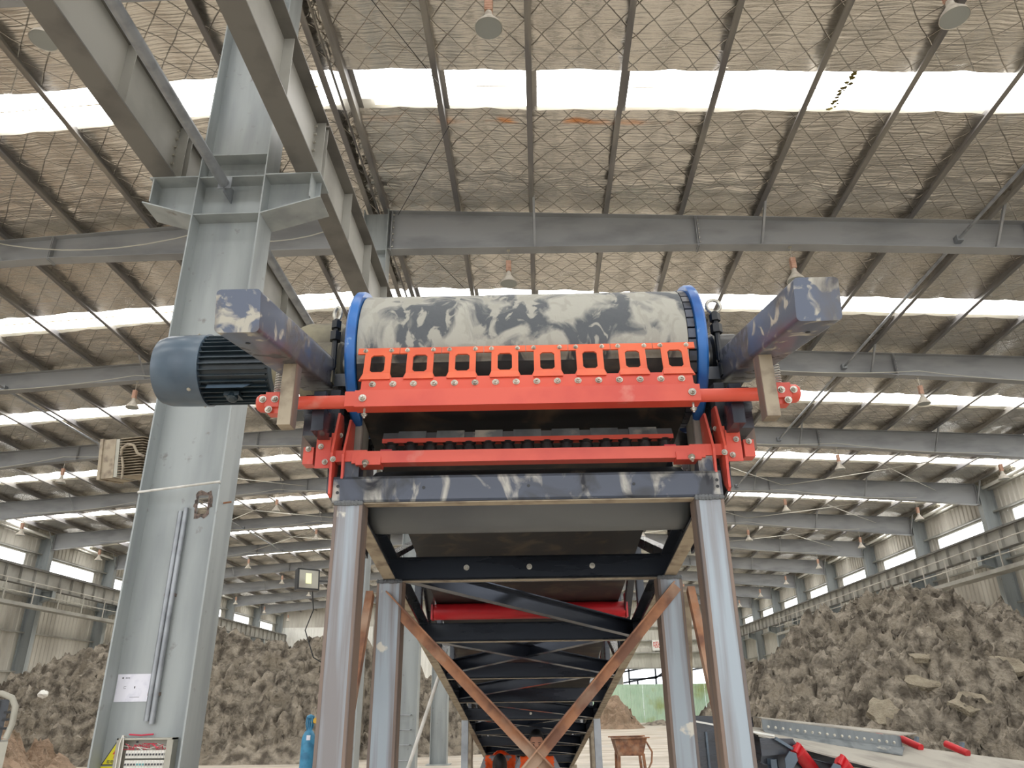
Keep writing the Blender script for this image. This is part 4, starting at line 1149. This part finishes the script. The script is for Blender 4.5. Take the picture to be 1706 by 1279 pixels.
# ================================================================== things on the big column
WY = 6.475                                      # front face of the column web
cd = empty('conduit', (-3.12, WY, 1.5), 'pair of grey conduit pipes fixed to the face of the big near column', 'pipe')
for (x, z0, z1) in ((-3.165, 1.52, 3.22), (-3.12, 1.50, 3.25)):
    m = MB(); m.tube([(x, WY-.03, z0), (x, WY-.03, z1)], .022, 14); build('conduit_pipe', m, M_galv, cd, smooth=True)
for z in (1.72, 2.5):
    m = MB(); m.box(-3.19, -3.095, WY-.034, WY-.001, z-.012, z+.012); build('clip', m, M_legr, cd)
pp_ = empty('laminated_notice', (-3.33, WY, 1.66), 'white laminated sheet taped to the web of the big near column', 'notice')
m = MB(); m.box(-3.475, -3.195, WY-.004, WY-.001, 1.665, 1.875); build('sheet', m, M_paper, pp_)
m = MB(); m.lathe([(.007,0),(.007,.0005),(.0045,.0005),(.0045,0)], (-3.43, WY-.0045, 1.845), (0,-1,0), 16); build('round_logo', m, M_ink, pp_)
for i in range(3):
    m = MB(); m.box(-3.408+i*.013, -3.400+i*.013, WY-.0048, WY-.004, 1.841, 1.849); build('small_print', m, M_ink, pp_)
m = MB(); m.box(-3.35, -3.27, WY-.0048, WY-.004, 1.698, 1.7005); build('rule_line', m, M_ink, pp_)
m = MB()
for (x, z) in ((-3.40, 1.765), (-3.40, 1.78)): m.box(x-.008, x+.008, WY-.0048, WY-.004, z-.0012, z+.0012)
m.box(-3.41, -3.4085, WY-.0048, WY-.004, 1.764, 1.781); m.box(-3.325, -3.316, WY-.0048, WY-.004, 1.765, 1.781); build('faint_lettering', m, M_ink, pp_, kind='stuff')
# warning triangle
wt = empty('warning_sign', (-3.39, WY, 1.2), 'yellow triangular high voltage warning sign half behind the breaker box', 'sign')
def tri(r0, y0, y1, c=(-3.385, 1.265)):
    m = MB(); pts = [(c[0]+r0*math.cos(PI/2+k*2*PI/3), y0, c[1]+r0*math.sin(PI/2+k*2*PI/3)) for k in range(3)]
    m.prism(pts, (0, y1-y0, 0)); return m
build('black_border', tri(.120, WY-.003, WY-.001), M_ink, wt); build('yellow_face', tri(.104, WY-.004, WY-.003), M_yel, wt)
m = MB(); P = [(.006,.045),(-.022,-.002),(-.004,-.002),(-.014,-.036),(.018,.008),(.001,.008),(.018,.040)]
m.prism([(-3.385+a, WY-.005, 1.285+b) for a, b in P], (0,.001,0)); build('lightning_bolt', m, M_redp, wt)
text_mesh('lettering', '有电危险', .030, (-3.385, WY-.005, 1.228), (PI/2, 0, 0), M_ink, wt)
m = MB(); m.box(-3.485, -3.29, WY-.003, WY-.001, 1.12, 1.198); build('lower_strip', m, M_yel, wt)
# breaker box
bb = empty('breaker_box', (-3.12, WY, .95), 'open breaker box with red wires low on the big near column', 'electrical box')
x0, x1, z0, z1, yb0 = -3.345, -2.895, .88, 1.40, WY-.09
m = MB(); m.box(x0, x1, WY-.012, WY-.002, z0, z1); m.box(x0, x0+.012, yb0, WY-.012, z0, z1); m.box(x1-.012, x1, yb0, WY-.012, z0, z1); m.box(x0, x1, yb0, WY-.012, z1-.012, z1); m.box(x0, x1, yb0, WY-.012, z0, z0+.012)
m.box(x0+.012, x0+.05, yb0, yb0+.01, z0+.012, z1-.012); m.box(x1-.05, x1-.012, yb0, yb0+.01, z0+.012, z1-.012)
build('enclosure', m, M_cabd, bb)
for x in (x0+.13, x1-.04):
    m = MB(); m.lathe([(.008,0),(.008,.012)], (x, WY-.014, z1-.03), (0,-1,0), 10); build('screw', m, M_ink, bb)
for row, (zr, n_) in enumerate(((1.285, 14), (1.215, 14), (1.02, 12))):
    for i in range(n_):
        w_ = (x1-x0-.12)/n_; xa = x0+.08+i*w_
        m = MB(); m.box(xa+.001, xa+w_-.001, WY-.075, WY-.013, zr-.028, zr+.028); br = build('breaker', m, M_brkr, bb)
        m = MB(); m.box(xa+w_*.3, xa+w_*.7, WY-.085, WY-.075, zr-.008, zr+.006); build('toggle', m, M_teal if (i > 3 and i < 7 and row) else M_ink, br)
rnd = random.Random(11)
for i in range(14):
    xa = x0+.08+i*.025; m = MB(); P = [Vector((xa, WY-.05, 1.312))]
    for k in range(1, 5): P.append(Vector((xa+rnd.uniform(-.02,.03)*k, WY-.05-rnd.uniform(0,.03), 1.312+rnd.uniform(.004,.05))))
    m.tube(P, .0028, 5); build('wire', m, M_pink if i % 4 else M_brkr, bb)
for i in range(5):
    xa = x0+.10+i*.012; m = MB(); m.tube([(xa, WY-.06, 1.19), (xa+.005, WY-.08, 1.1), (xa-.01, WY-.07, .92)], .004, 5); build('wire', m, M_pink, bb)
for i in range(2):
    m = MB(); xa = x0+.03+i*.03; pts = [(xa, yb0-.008, .9), (xa, yb0-.008, 1.36), (x0+.045+(i-.5)*.006, yb0-.006, 1.42), (x0+.045+(i-.5)*.006, WY-.04, 1.41)]
    m.tube(pts, .0045, 6); build('supply_cable', m, M_brkr, bb)
m = MB(); m.tube([(x0+.06, WY-.03, 1.425), (x0+.15, WY-.02, 1.418), (x0+.25, WY-.02, 1.425)], .006, 6); build('supply_cable', m, M_pink, bb)

# finned LED floodlight on the left flange of the big column, seen from behind
fl = empty('floodlight', (-3.9, 6.9, 3.7), 'dusty finned floodlight with a cable loop, mounted left of the big near column', 'floodlight')
Mf = Matrix.Translation((-3.94, 6.9, 3.86)) @ Matrix.Rotation(math.radians(-12), 4, 'Z') @ Matrix.Rotation(math.radians(8), 4, 'X')
Tf = lambda p: Mf @ Vector(p)
m = MB(); m.box(-.27, -.235, -.16, .16, -.2, .2, Tf); m.box(-.235, -.10, -.145, .145, -.19, .19, Tf); build('lamp_head', m, M_under, fl)
m = MB()
build('housing', m.box(-.10, -.06, -.14, .14, -.185, .185, Tf), M_cabd, fl)
for i in range(15):
    z = -.18+i*.026; m = MB(); m.box(-.06, .20, -.135, .135, z, z+.006, Tf); build('cooling_fin', m, M_under, fl)
m = MB(); m.tube([Tf((-.02, -.15, .02+0)), Tf((-.0, -.17, .08)), Tf((.06, -.17, .12)), Tf((.13, -.17, .10)), Tf((.17, -.16, .02)), Vector((-3.74, 6.72, 3.83))], .014, 8); m.tube([Tf((.0, -.16, .0)), Tf((.03, -.17, -.1)), Tf((.03, -.17, -.22))], .012, 8)
build('cable_loop', m, M_under, fl, smooth=True)
m = MB(); m.bar((-3.78, 6.86, 3.86), (-3.515, 6.6, 3.86), .04, .02); build('bracket', m, M_legr, fl)
# floodlight on the second column
f2 = empty('floodlight', (-3.62, 12.0, 3.4), 'black floodlight with a yellow chip mounted on the second middle column', 'floodlight')
Mg = Matrix.Translation((-3.63, 11.95, 3.45)) @ Matrix.Rotation(math.radians(38), 4, 'Z') @ Matrix.Rotation(math.radians(-8), 4, 'X')
Tg = lambda p: Mg @ Vector(p)
m = MB(); m.box(-.19, .17, -.02, .10, -.165, .165, Tg)
for i in range(9): m.box(-.15+i*.035, -.14+i*.035, .10, .16, -.14, .14, Tg)
build('housing', m, M_black, f2)
m = MB(); m.box(-.165, .145, -.024, -.02, -.14, .14, Tg); build('reflector', m, M_cabd, f2)
m = MB(); m.box(-.06, .03, -.03, -.024, -.07, .09, Tg); build('led_chip', m, M_fland, f2)
m = MB(); m.bar(Tg((.17, .05, 0)), (-3.28, 12.2, 3.45), .05, .02); build('bracket', m, M_black, f2)
m = MB(); m.tube([Tg((.1, .08, -.16)), (-3.56, 12.1, 3.0), (-3.66, 12.1, 2.7), (-3.5, 12.12, 2.3), (-3.32, 12.14, 2.2)], .01, 6); build('cable', m, M_black, f2)

# ================================================================== gas cylinder
gc = empty('gas_cylinder', (-3.715, 13, 0), 'blue gas cylinder standing just left of the front left conveyor leg', 'gas cylinder')
m = MB(); m.lathe([(.09,0),(.105,.01),(.11,.05),(.11,1.10),(.10,1.17),(.07,1.235),(.045,1.26),(.042,1.30)], (-3.715,13,0), (0,0,1), 28); build('body', m, M_cyl, gc, smooth=True)
m = MB()
for k in range(4):
    t = PI/4+k*PI/2; c, sn = math.cos(t)*.06, math.sin(t)*.06
    m.tube([(-3.715+c*.75, 13+sn*.75, 1.27), (-3.715+c*1.1, 13+sn*1.1, 1.36), (-3.715+c, 13+sn, 1.45)], .013, 6)
m.lathe([(.05,0),(.062,.01),(.062,.035),(.05,.045)], (-3.715,13,1.43), (0,0,1), 20); build('valve_guard', m, M_cyl, gc, smooth=True)
m = MB(); m.lathe([(.02,0),(.02,.14),(.03,.15),(.03,.19),(.015,.2)], (-3.715,13,1.29), (0,0,1), 12); build('valve', m, M_cyl, gc, smooth=True)
m = MB(); m.tube([(-3.69,12.98,1.38), (-3.60,12.98,1.37)], .02, 8); m.lathe([(.04,0),(.04,.03)], (-3.61,12.96,1.40), (0,-1,0), 14); build('regulator', m, M_brass, gc)
m = MB(); m.box(-3.72, -3.66, 12.885, 12.90, 1.12, 1.19); build('label_tag', m, M_paper, gc)

# ================================================================== low inclined conveyor at the right
c2 = empty('belt_conveyor', (2.6, 7.1, 0), 'low inclined conveyor with rubber skirt and red idlers, bottom right corner', 'conveyor')
S2 = -.128                                      # slope of z with x
def zb2(x): return 1.372 + S2*(x-1.94)
def zf2(x): return 1.372 - .29*(x-1.63) + .028*max(0, x-1.63)**2
Y0, Y1 = 6.2, 7.6
XS, XE = 1.60, 5.4
n = 26; vs = []; fs = []
for i in range(n+1):
    x = XS+(XE-XS)*i/n
    for j in range(9):
        u = j/8; y = Y0+(Y1-Y0)*u; xx = x+.3*u*(1-i/n)
        vs.append((xx, y, zf2(x)*(1-u)+(zb2(xx)+.02)*u-.03*math.sin(PI*u)))
for i in range(n):
    for j in range(8): a = i*9+j; fs.append((a, a+9, a+10, a+1))
S = len(vs); vs += [(p[0], p[1], p[2]-.012) for p in vs]; fs += [tuple(S+k for k in reversed(f)) for f in fs]
for i in range(n):
    for j in (0, 8): a = i*9+j; fs.append((a, a+9, S+a+9, S+a) if j else (a, S+a, S+a+9, a+9))
m = MB(); m.add(vs, fs); build('belt', m, M_gbelt, c2, smooth=True)
# skirt board: vertical plate, top flange, rubber flap, bolts
def sk(x, z): return zb2(x)+z
m = MB(); m.prism([(1.93, 7.3, sk(1.93,.005)), (3.10, 7.3, sk(3.10,.0)), (3.10, 7.3, sk(3.10,.092)), (1.93, 7.3, sk(1.93,.092))], (0,.008,0)); spb = build('skirt_plate', m, M_gskirt, c2)
m = MB(); m.prism([(1.93, 7.3, sk(1.93,.094)), (3.10, 7.3, sk(3.10,.094)), (3.36, 7.55, sk(3.36,.13)), (1.93, 7.55, sk(1.93,.10))], (0,0,.008)); build('skirt_flange', m, M_gbelt, c2)
m = MB(); m.box(3.098, 3.106, 7.3, 7.55, sk(3.1,.0), sk(3.1,.09)); build('skirt_end', m, M_dark, c2)
m = MB(); m.prism([(1.93, 7.302, sk(1.93,.01)), (3.12, 7.302, sk(3.12,.01)), (3.04, 7.18, sk(3.04,-.05)), (1.93, 7.18, sk(1.93,-.035))], (0,0,-.008)); build('rubber_flap', m, M_gskirt, c2)
for i in range(18):
    x = 1.98+i*.0625; m = MB(); m.hexb((x, 7.299, sk(x,.035)), (0,-1,0), .009, .008); build('bolt', m, M_bolt, spb)
# side frames
m = MB(); m.channel((1.62, 6.26, zf2(1.62)-.13), (3.2, 6.26, zf2(3.2)-.13), .12, .05, .006, side=1); build('side_channel', m, M_dark, c2)
m = MB(); m.channel((1.80, 7.75, zb2(1.8)-.16), (5.4, 7.75, zb2(5.4)-.16), .10, .05, .006, side=-1); build('side_channel', m, M_dark, c2)
for i, x in enumerate((1.87, 2.17, 2.55)):
    za = zf2(x)-.035; m = MB()
    m.tube([(x-.03, 6.10, za+.01), (x+.15, 6.32, za-.16)], .05, 18); rl = build('side_idler', m, M_dred, c2, smooth=True)
    m = MB(); m.tube([(x-.01, 6.10, za+.055), (x-.05, 6.09, za-.0)], .02, 10); build('idler_end', m, M_dred, rl)
    m = MB(); m.prism([(x-.15, 6.05, za-.24), (x-.14, 6.05, za-.04), (x-.10, 6.05, za+.01), (x-.055, 6.05, za-.005), (x-.05, 6.05, za-.05), (x-.09, 6.05, za-.10), (x-.09, 6.05, za-.24)], (0, .014, 0)); build('idler_bracket', m, M_motor, c2)
for i, x in enumerate((3.12, 3.32, 3.72)):
    za = zb2(x)+.045; m = MB(); m.tube([(x-.04, 7.72, za+.04), (x+.04, 7.52, za-.03)], .032, 14); build('side_idler', m, M_dred, c2, smooth=True)
    m = MB(); m.bar((x+.05, 7.76, za-.16), (x+.13, 7.76, za+.05), .02, .05, up=(0,1,0)); build('angle_bracket', m, M_motor, c2)
for (x, y, zt_) in ((1.70, 6.2, 1.22), (3.1, 6.2, .80), (1.98, 7.74, 1.2), (3.9, 7.74, .98)):
    m = MB(); m.channel((x, y, 0), (x, y, zt_), .10, .05, .006, up=(0,1,0)); build('leg', m, M_motor, c2)
m = MB(); m.bar((1.70, 6.12, 1.36), (1.86, 6.12, 1.26), .02, .04, up=(0,1,0)); build('angle_bracket', m, M_motor, c2)
# tail hopper box at the left end
m = MB()
m.prism([(1.22, 6.95, .55), (1.90, 6.95, .55), (1.90, 6.95, 1.33), (1.22, 6.95, 1.46)], (0,.02,0)); m.box(1.86, 1.90, 6.95, 7.6, .55, 1.34)
m.prism([(1.22, 7.6, .55), (1.93, 7.6, .55), (1.93, 7.6, 1.475), (1.22, 7.6, 1.5)], (0,.02,0)); build('hopper_box', m, M_dark, c2)
m = MB(); m.bar((1.20, 6.95, 1.475), (1.92, 6.95, 1.345), .06, .014); build('hopper_lip', m, M_white, c2)
for x in (1.36, 1.62):
    m = MB(); m.box(x-.008, x+.008, 6.92, 6.95, .55, 1.38); build('hopper_rib', m, M_motor, c2)
m = MB()
for x in (1.25, 1.85): m.box(x-.04, x+.04, 6.97, 7.05, 0, .55); m.box(x-.04, x+.04, 7.5, 7.58, 0, .55)
build('hopper_legs', m, M_motor, c2, kind='stuff')
m = MB(); m.prism([(1.60, 6.17, 1.36), (1.84, 6.17, 1.355), (1.90, 6.17, 1.26), (1.60, 6.17, 1.24)], (0,.012,0)); build('tail_guard', m, M_dark, c2)

# ================================================================== machine at the left edge
lm = empty('generator_set', (-4.5, 6.2, 0), 'dark ribbed machine with a rounded grey guard tube at the lower left edge', 'machine')
Ml = Matrix.Translation((-3.94, 6.0, 0)) @ Matrix.Rotation(math.radians(34), 4, 'Z'); Tl = lambda p: Ml @ Vector(p)
m = MB(); pts = [(-1.3, 0, 1.73), (-.13, 0, 1.73), (-.06, 0, 1.70), (-.025, 0, 1.64), (-.02, 0, 1.52), (-.04, 0, 1.42)]
m.tube([Tl(p) for p in pts], .022, 12); build('guard_tube', m, M_cabd, lm, smooth=True)
m = MB(); m.box(-1.3, -.07, .04, .5, 1.40, 1.69, Tl); build('engine_cover', m, M_dark, lm)
for i in range(12):
    m = MB(); x = -1.25+i*.1; m.box(x, x+.03, .02, .04, 1.41, 1.68, Tl); build('cover_rib', m, M_black if i % 2 else M_motor, lm)
for z in (1.49, 1.55, 1.60):
    m = MB(); m.box(-.09, .0, .0, .03, z-.008, z+.008, Tl); build('hinge', m, M_black, lm)
m = MB(); m.box(-1.3, -.02, -.03, .55, .95, 1.40, Tl); build('control_case', m, M_cabd, lm)
m = MB(); m.box(-1.3, -.03, 0, .55, .0, .95, Tl); build('base', m, M_dark, lm)
m = MB(); m.box(-.12, -.10, -.036, -.03, 1.32, 1.36, Tl); build('latch', m, M_ink, lm)

# ================================================================== rusty cart, leaning pole
ct = empty('rusty_trough', (1.45, 14, 0), 'rusty open steel trough on legs standing right of the conveyor on the floor', 'trough')
m = MB(); m.prism([(1.18,13.9,1.05),(1.74,13.9,1.06),(1.66,13.9,.80),(1.25,13.9,.80)], (0,.02,0)); m.prism([(1.18,14.5,1.05),(1.74,14.5,1.06),(1.66,14.5,.80),(1.25,14.5,.80)], (0,.02,0))
m.bar((1.20,14.2,1.05),(1.26,14.2,.80),.62,.015,up=(1,0,0)); m.bar((1.72,14.2,1.06),(1.65,14.2,.80),.62,.015,up=(1,0,0)); m.box(1.25,1.66,13.9,14.5,.79,.805); build('trough_body', m, M_rust, ct)
m = MB(); m.bar((1.14,13.88,1.055),(1.78,13.88,1.065),.04,.02); m.bar((1.14,14.52,1.055),(1.78,14.52,1.065),.04,.02); build('rim', m, M_rust, ct)
for (x, y) in ((1.26,13.92),(1.66,13.92),(1.26,14.48),(1.66,14.48)):
    m = MB(); m.bar((x, y, .82), (x+(.06 if x > 1.5 else -.03), y, 0), .045, .045, up=(0,1,0)); build('leg', m, M_rust, ct)
m = MB(); m.tube([(1.72,13.9,1.0), (1.80,13.85,.85), (1.78,13.85,.7), (1.70,13.88,.55)], .015, 6); build('handle', m, M_rust, ct)
m = MB(); a = Vector((-.786, 6.2, 1.844)); d = Vector((-1.006, 6.2, 1.185))-a; d.normalize(); e_ = a-d*.03; g_ = a+d*((0-a.z)/d.z)
m.tube([e_, g_+Vector((0,0,.01))], .014, 8); build('leaning_pole', m, M_rod, smooth=True, label='thin white pole leaning against the left truss chord behind the rear leg', cat='pole')
m = MB(); m.box(2.2, 2.6, 10.8, 11.2, 0, .35); 
# ================================================================== people
def skin_fig(name, V, E, Rr, parent, mats, assign, sub=2):
    me = bpy.data.meshes.new(name+'_cage'); me.from_pydata(V, E, []); ob = bpy.data.objects.new(name+'_cage', me); COL.objects.link(ob)
    md = ob.modifiers.new('s', 'SKIN'); md.use_smooth_shade = True
    for i, r in enumerate(Rr): me.skin_vertices[0].data[i].radius = (r if isinstance(r, tuple) else (r, r))
    me.skin_vertices[0].data[0].use_root = True
    sb_ = ob.modifiers.new('d', 'SUBSURF'); sb_.levels = sub; sb_.render_levels = sub
    dg = bpy.context.evaluated_depsgraph_get(); em = bpy.data.meshes.new_from_object(ob.evaluated_get(dg)); bpy.data.objects.remove(ob)
    em.materials.clear()
    for m_ in mats: em.materials.append(m_)
    for p in em.polygons:
        p.use_smooth = True; p.material_index = assign(p.center)
    o = bpy.data.objects.new(name, em); COL.objects.link(o); o.parent = parent; o.location = (0,0,0); return o
def person(base, yaw, pelvis, chest, neck, head, hands, knees, feet, elbows, label, look):
    root = empty('person', base, label, 'person'); root.rotation_euler = (0, 0, yaw)
    V = [pelvis]; Rr = [(.135,.10)]; E = []
    def add(p, r, par): V.append(tuple(p)); Rr.append(r); E.append((par, len(V)-1)); return len(V)-1
    P, C_, N_ = Vector(pelvis), Vector(chest), Vector(neck)
    sp = add(P.lerp(C_, .5), (.125,.095), 0); ch = add(C_, (.15,.105), sp); nk = add(N_, .055, ch); H = Vector(head)
    hd = add(N_.lerp(H, .5), .055, nk)
    ends = []
    for s in (-1, 1):
        sh = add(C_.lerp(N_, .45)+Vector((s*.16,0,0)), .052, ch); el = add(elbows[0 if s < 0 else 1], .046, sh); hw = Vector(hands[0 if s < 0 else 1])
        wr = add(hw, .030, el); pa = add(hw+(hw-Vector(elbows[0 if s < 0 else 1])).normalized()*.07, .036, wr); ends.append((hw, Vector(V[pa]), s))
    for s in (-1, 1):
        hp = add(P+Vector((s*.09,0,-.05)), .095, 0); kn = add(knees[0 if s < 0 else 1], .062, hp); ft = Vector(feet[0 if s < 0 else 1]); an = add(ft+Vector((0,0,.09)), .045, kn); add(ft+Vector((0,-.13,.04)), .04, an)
    zs = P.z
    def asg(c):
        c = Vector(c)
        if min((c-Vector(f)).length for f in feet) < .17 and c.z < .14: return 3
        if (c-N_).length < .07 or (c-H).length < .14: return 0
        for hw, pa, s in ends:
            if (c-pa).length < .085 or (c-hw).length < .05: return 0
        ax_ = N_-P; t_ = max(0, min(1, (c-P).dot(ax_)/ax_.length_squared)); rd = c-(P+ax_*t_)
        if .05 < t_ < .97 and abs(rd.x) < .175 and rd.length < .24 and not (c.z < zs-.08): return 4
        if c.z < zs-.03 and (c-C_).length > .2 and all((c-Vector(e)).length > .12 and (c-Vector(h)).length > .15 for e, h in zip(elbows, hands)): return 2
        return 1
    skin_fig('body', V, E, Rr, root, [M_skin, M_shirt, M_navy, M_boot, M_vest], asg)
    # fingers
    for hw, pa, s in ends:
        d = (pa-hw).normalized(); sd = d.cross(Vector((0,0,1))).normalized(); up = sd.cross(d).normalized()
        m = MB()
        for k, L_ in enumerate((.062, .072, .068, .052)):
            o_ = pa+sd*((k-1.5)*.018); m.tube([o_, o_+d*L_*.5-up*.006, o_+d*L_*.75-up*.03, o_+d*L_*.6-up*.05], [.0095,.009,.008,.007], 6)
        o_ = hw+d*.025-sd*s*.02; m.tube([o_, o_-sd*s*.03+d*.025, o_-sd*s*.025+d*.055-up*.02], [.012,.011,.008], 6)
        h_ = build('fingers', m, M_skin if not (s > 0 and look) else M_glove, None, smooth=True); h_.parent = root
        h_['kind'] = 'stuff'
    # head
    fw = (H-N_).normalized(); Mh = None
    return root, H, N_
def head_mesh(root, H, pitch):
    Mh = Matrix.Translation(H) @ Matrix.Rotation(pitch, 4, 'X'); Th = lambda p: Mh @ Vector(p)
    def ell(c, r, n=20, k=14, cut=None):
        vs = []; fs = []
        for j in range(k+1):
            for i in range(n):
                t = 2*PI*i/n; p = PI*j/k; vs.append((c[0]+r[0]*math.sin(p)*math.cos(t), c[1]+r[1]*math.sin(p)*math.sin(t), c[2]+r[2]*math.cos(p)))
        for j in range(k):
            for i in range(n): fs.append((j*n+i, (j+1)*n+i, (j+1)*n+(i+1) % n, j*n+(i+1) % n))
        return vs, fs
    def prt(name, pieces, m_):
        m = MB()
        for v, f in pieces: m.add(v, f, Th)
        o = build(name, m, m_, None, smooth='all'); o.parent = root; return o
    v, f = ell((0,0,0), (.076,.095,.115)); v = [(x*(1-.25*max(0,-z/.115)), y*(1-.08*max(0,-z/.115)), z) for x, y, z in v]
    prt('head', [(v, f), ell((0,-.098,-.02), (.013,.018,.022), 8, 6), ell((-.078,.0,-.01), (.010,.022,.032), 8, 6), ell((.078,.0,-.01), (.010,.022,.032), 8, 6)], M_skin)
    prt('eyes', [ell((-.03,-.086,.012), (.013,.006,.006), 8, 6), ell((.03,-.086,.012), (.013,.006,.006), 8, 6), ell((-.03,-.087,.032), (.018,.005,.004), 8, 6), ell((.03,-.087,.032), (.018,.005,.004), 8, 6)], M_hair)
    prt('mouth', [ell((0,-.088,-.058), (.022,.006,.005), 8, 6)], M_redp)
    v, f = ell((0,.012,.02), (.084,.098,.112), 24, 16); v2 = []
    for x, y, z in v:
        if y < -.03 and z < .075: y = -.03+(y+.03)*.1
        if z < -.05: z = -.05
        v2.append((x, y, z))
    prt('hair', [(v2, f)], M_hair)
def vest(root, P, C_, N_):
    P, C_, N_ = Vector(P), Vector(C_), Vector(N_)
    V = [tuple(P.lerp(C_, .1)), tuple(P.lerp(C_, .55)), tuple(C_), tuple(C_.lerp(N_, .40))]; E = [(0,1),(1,2),(2,3)]; Rr = [(.158,.125),(.155,.125),(.178,.138),(.12,.10)]
    for s in (-1, 1): V.append(tuple(C_.lerp(N_, .42)+Vector((s*.105,0,0)))); E.append((2, len(V)-1)); Rr.append((.078,.09))
    return skin_fig('hi_vis_vest', V, E, Rr, root, [M_vest], lambda c: 0)
p1 = dict(pelvis=(0,.22,.74), chest=(0,-.02,1.00), neck=(0,-.10,1.12), head=(0,-.16,1.205))
r1, H1, N1 = person((-.065, 8.45, 0), 0, p1['pelvis'], p1['chest'], p1['neck'], p1['head'], [(-.06,-.36,.86), (.07,-.38,.95)], [(-.17,-.06,.45), (.17,-.06,.45)], [(-.15,.20,0), (.15,.20,0)], [(-.27,-.14,.80), (.27,-.16,.82)],
       'worker in an orange vest facing the camera behind the crossing rusty braces', True)
head_mesh(r1, H1, math.radians(12)); vest(r1, p1['pelvis'], p1['chest'], p1['neck'])
p2 = dict(pelvis=(0,.32,.80), chest=(0,.0,.93), neck=(0,-.14,.93), head=(0,-.23,.875))
r2, H2, N2 = person((-.46, 9.0, 0), 0, p2['pelvis'], p2['chest'], p2['neck'], p2['head'], [(-.16,-.30,.40), (.16,-.30,.40)], [(-.17,.12,.48), (.17,.12,.48)], [(-.16,.30,0), (.16,.30,0)], [(-.28,-.06,.66), (.28,-.06,.66)],
       'worker in an orange vest bent forward with black hair towards the camera', False)
head_mesh(r2, H2, math.radians(62)); vest(r2, p2['pelvis'], p2['chest'], p2['neck'])

r1.scale = (.96, .96, 1.03); r2.scale = (.92, .92, 1.14)
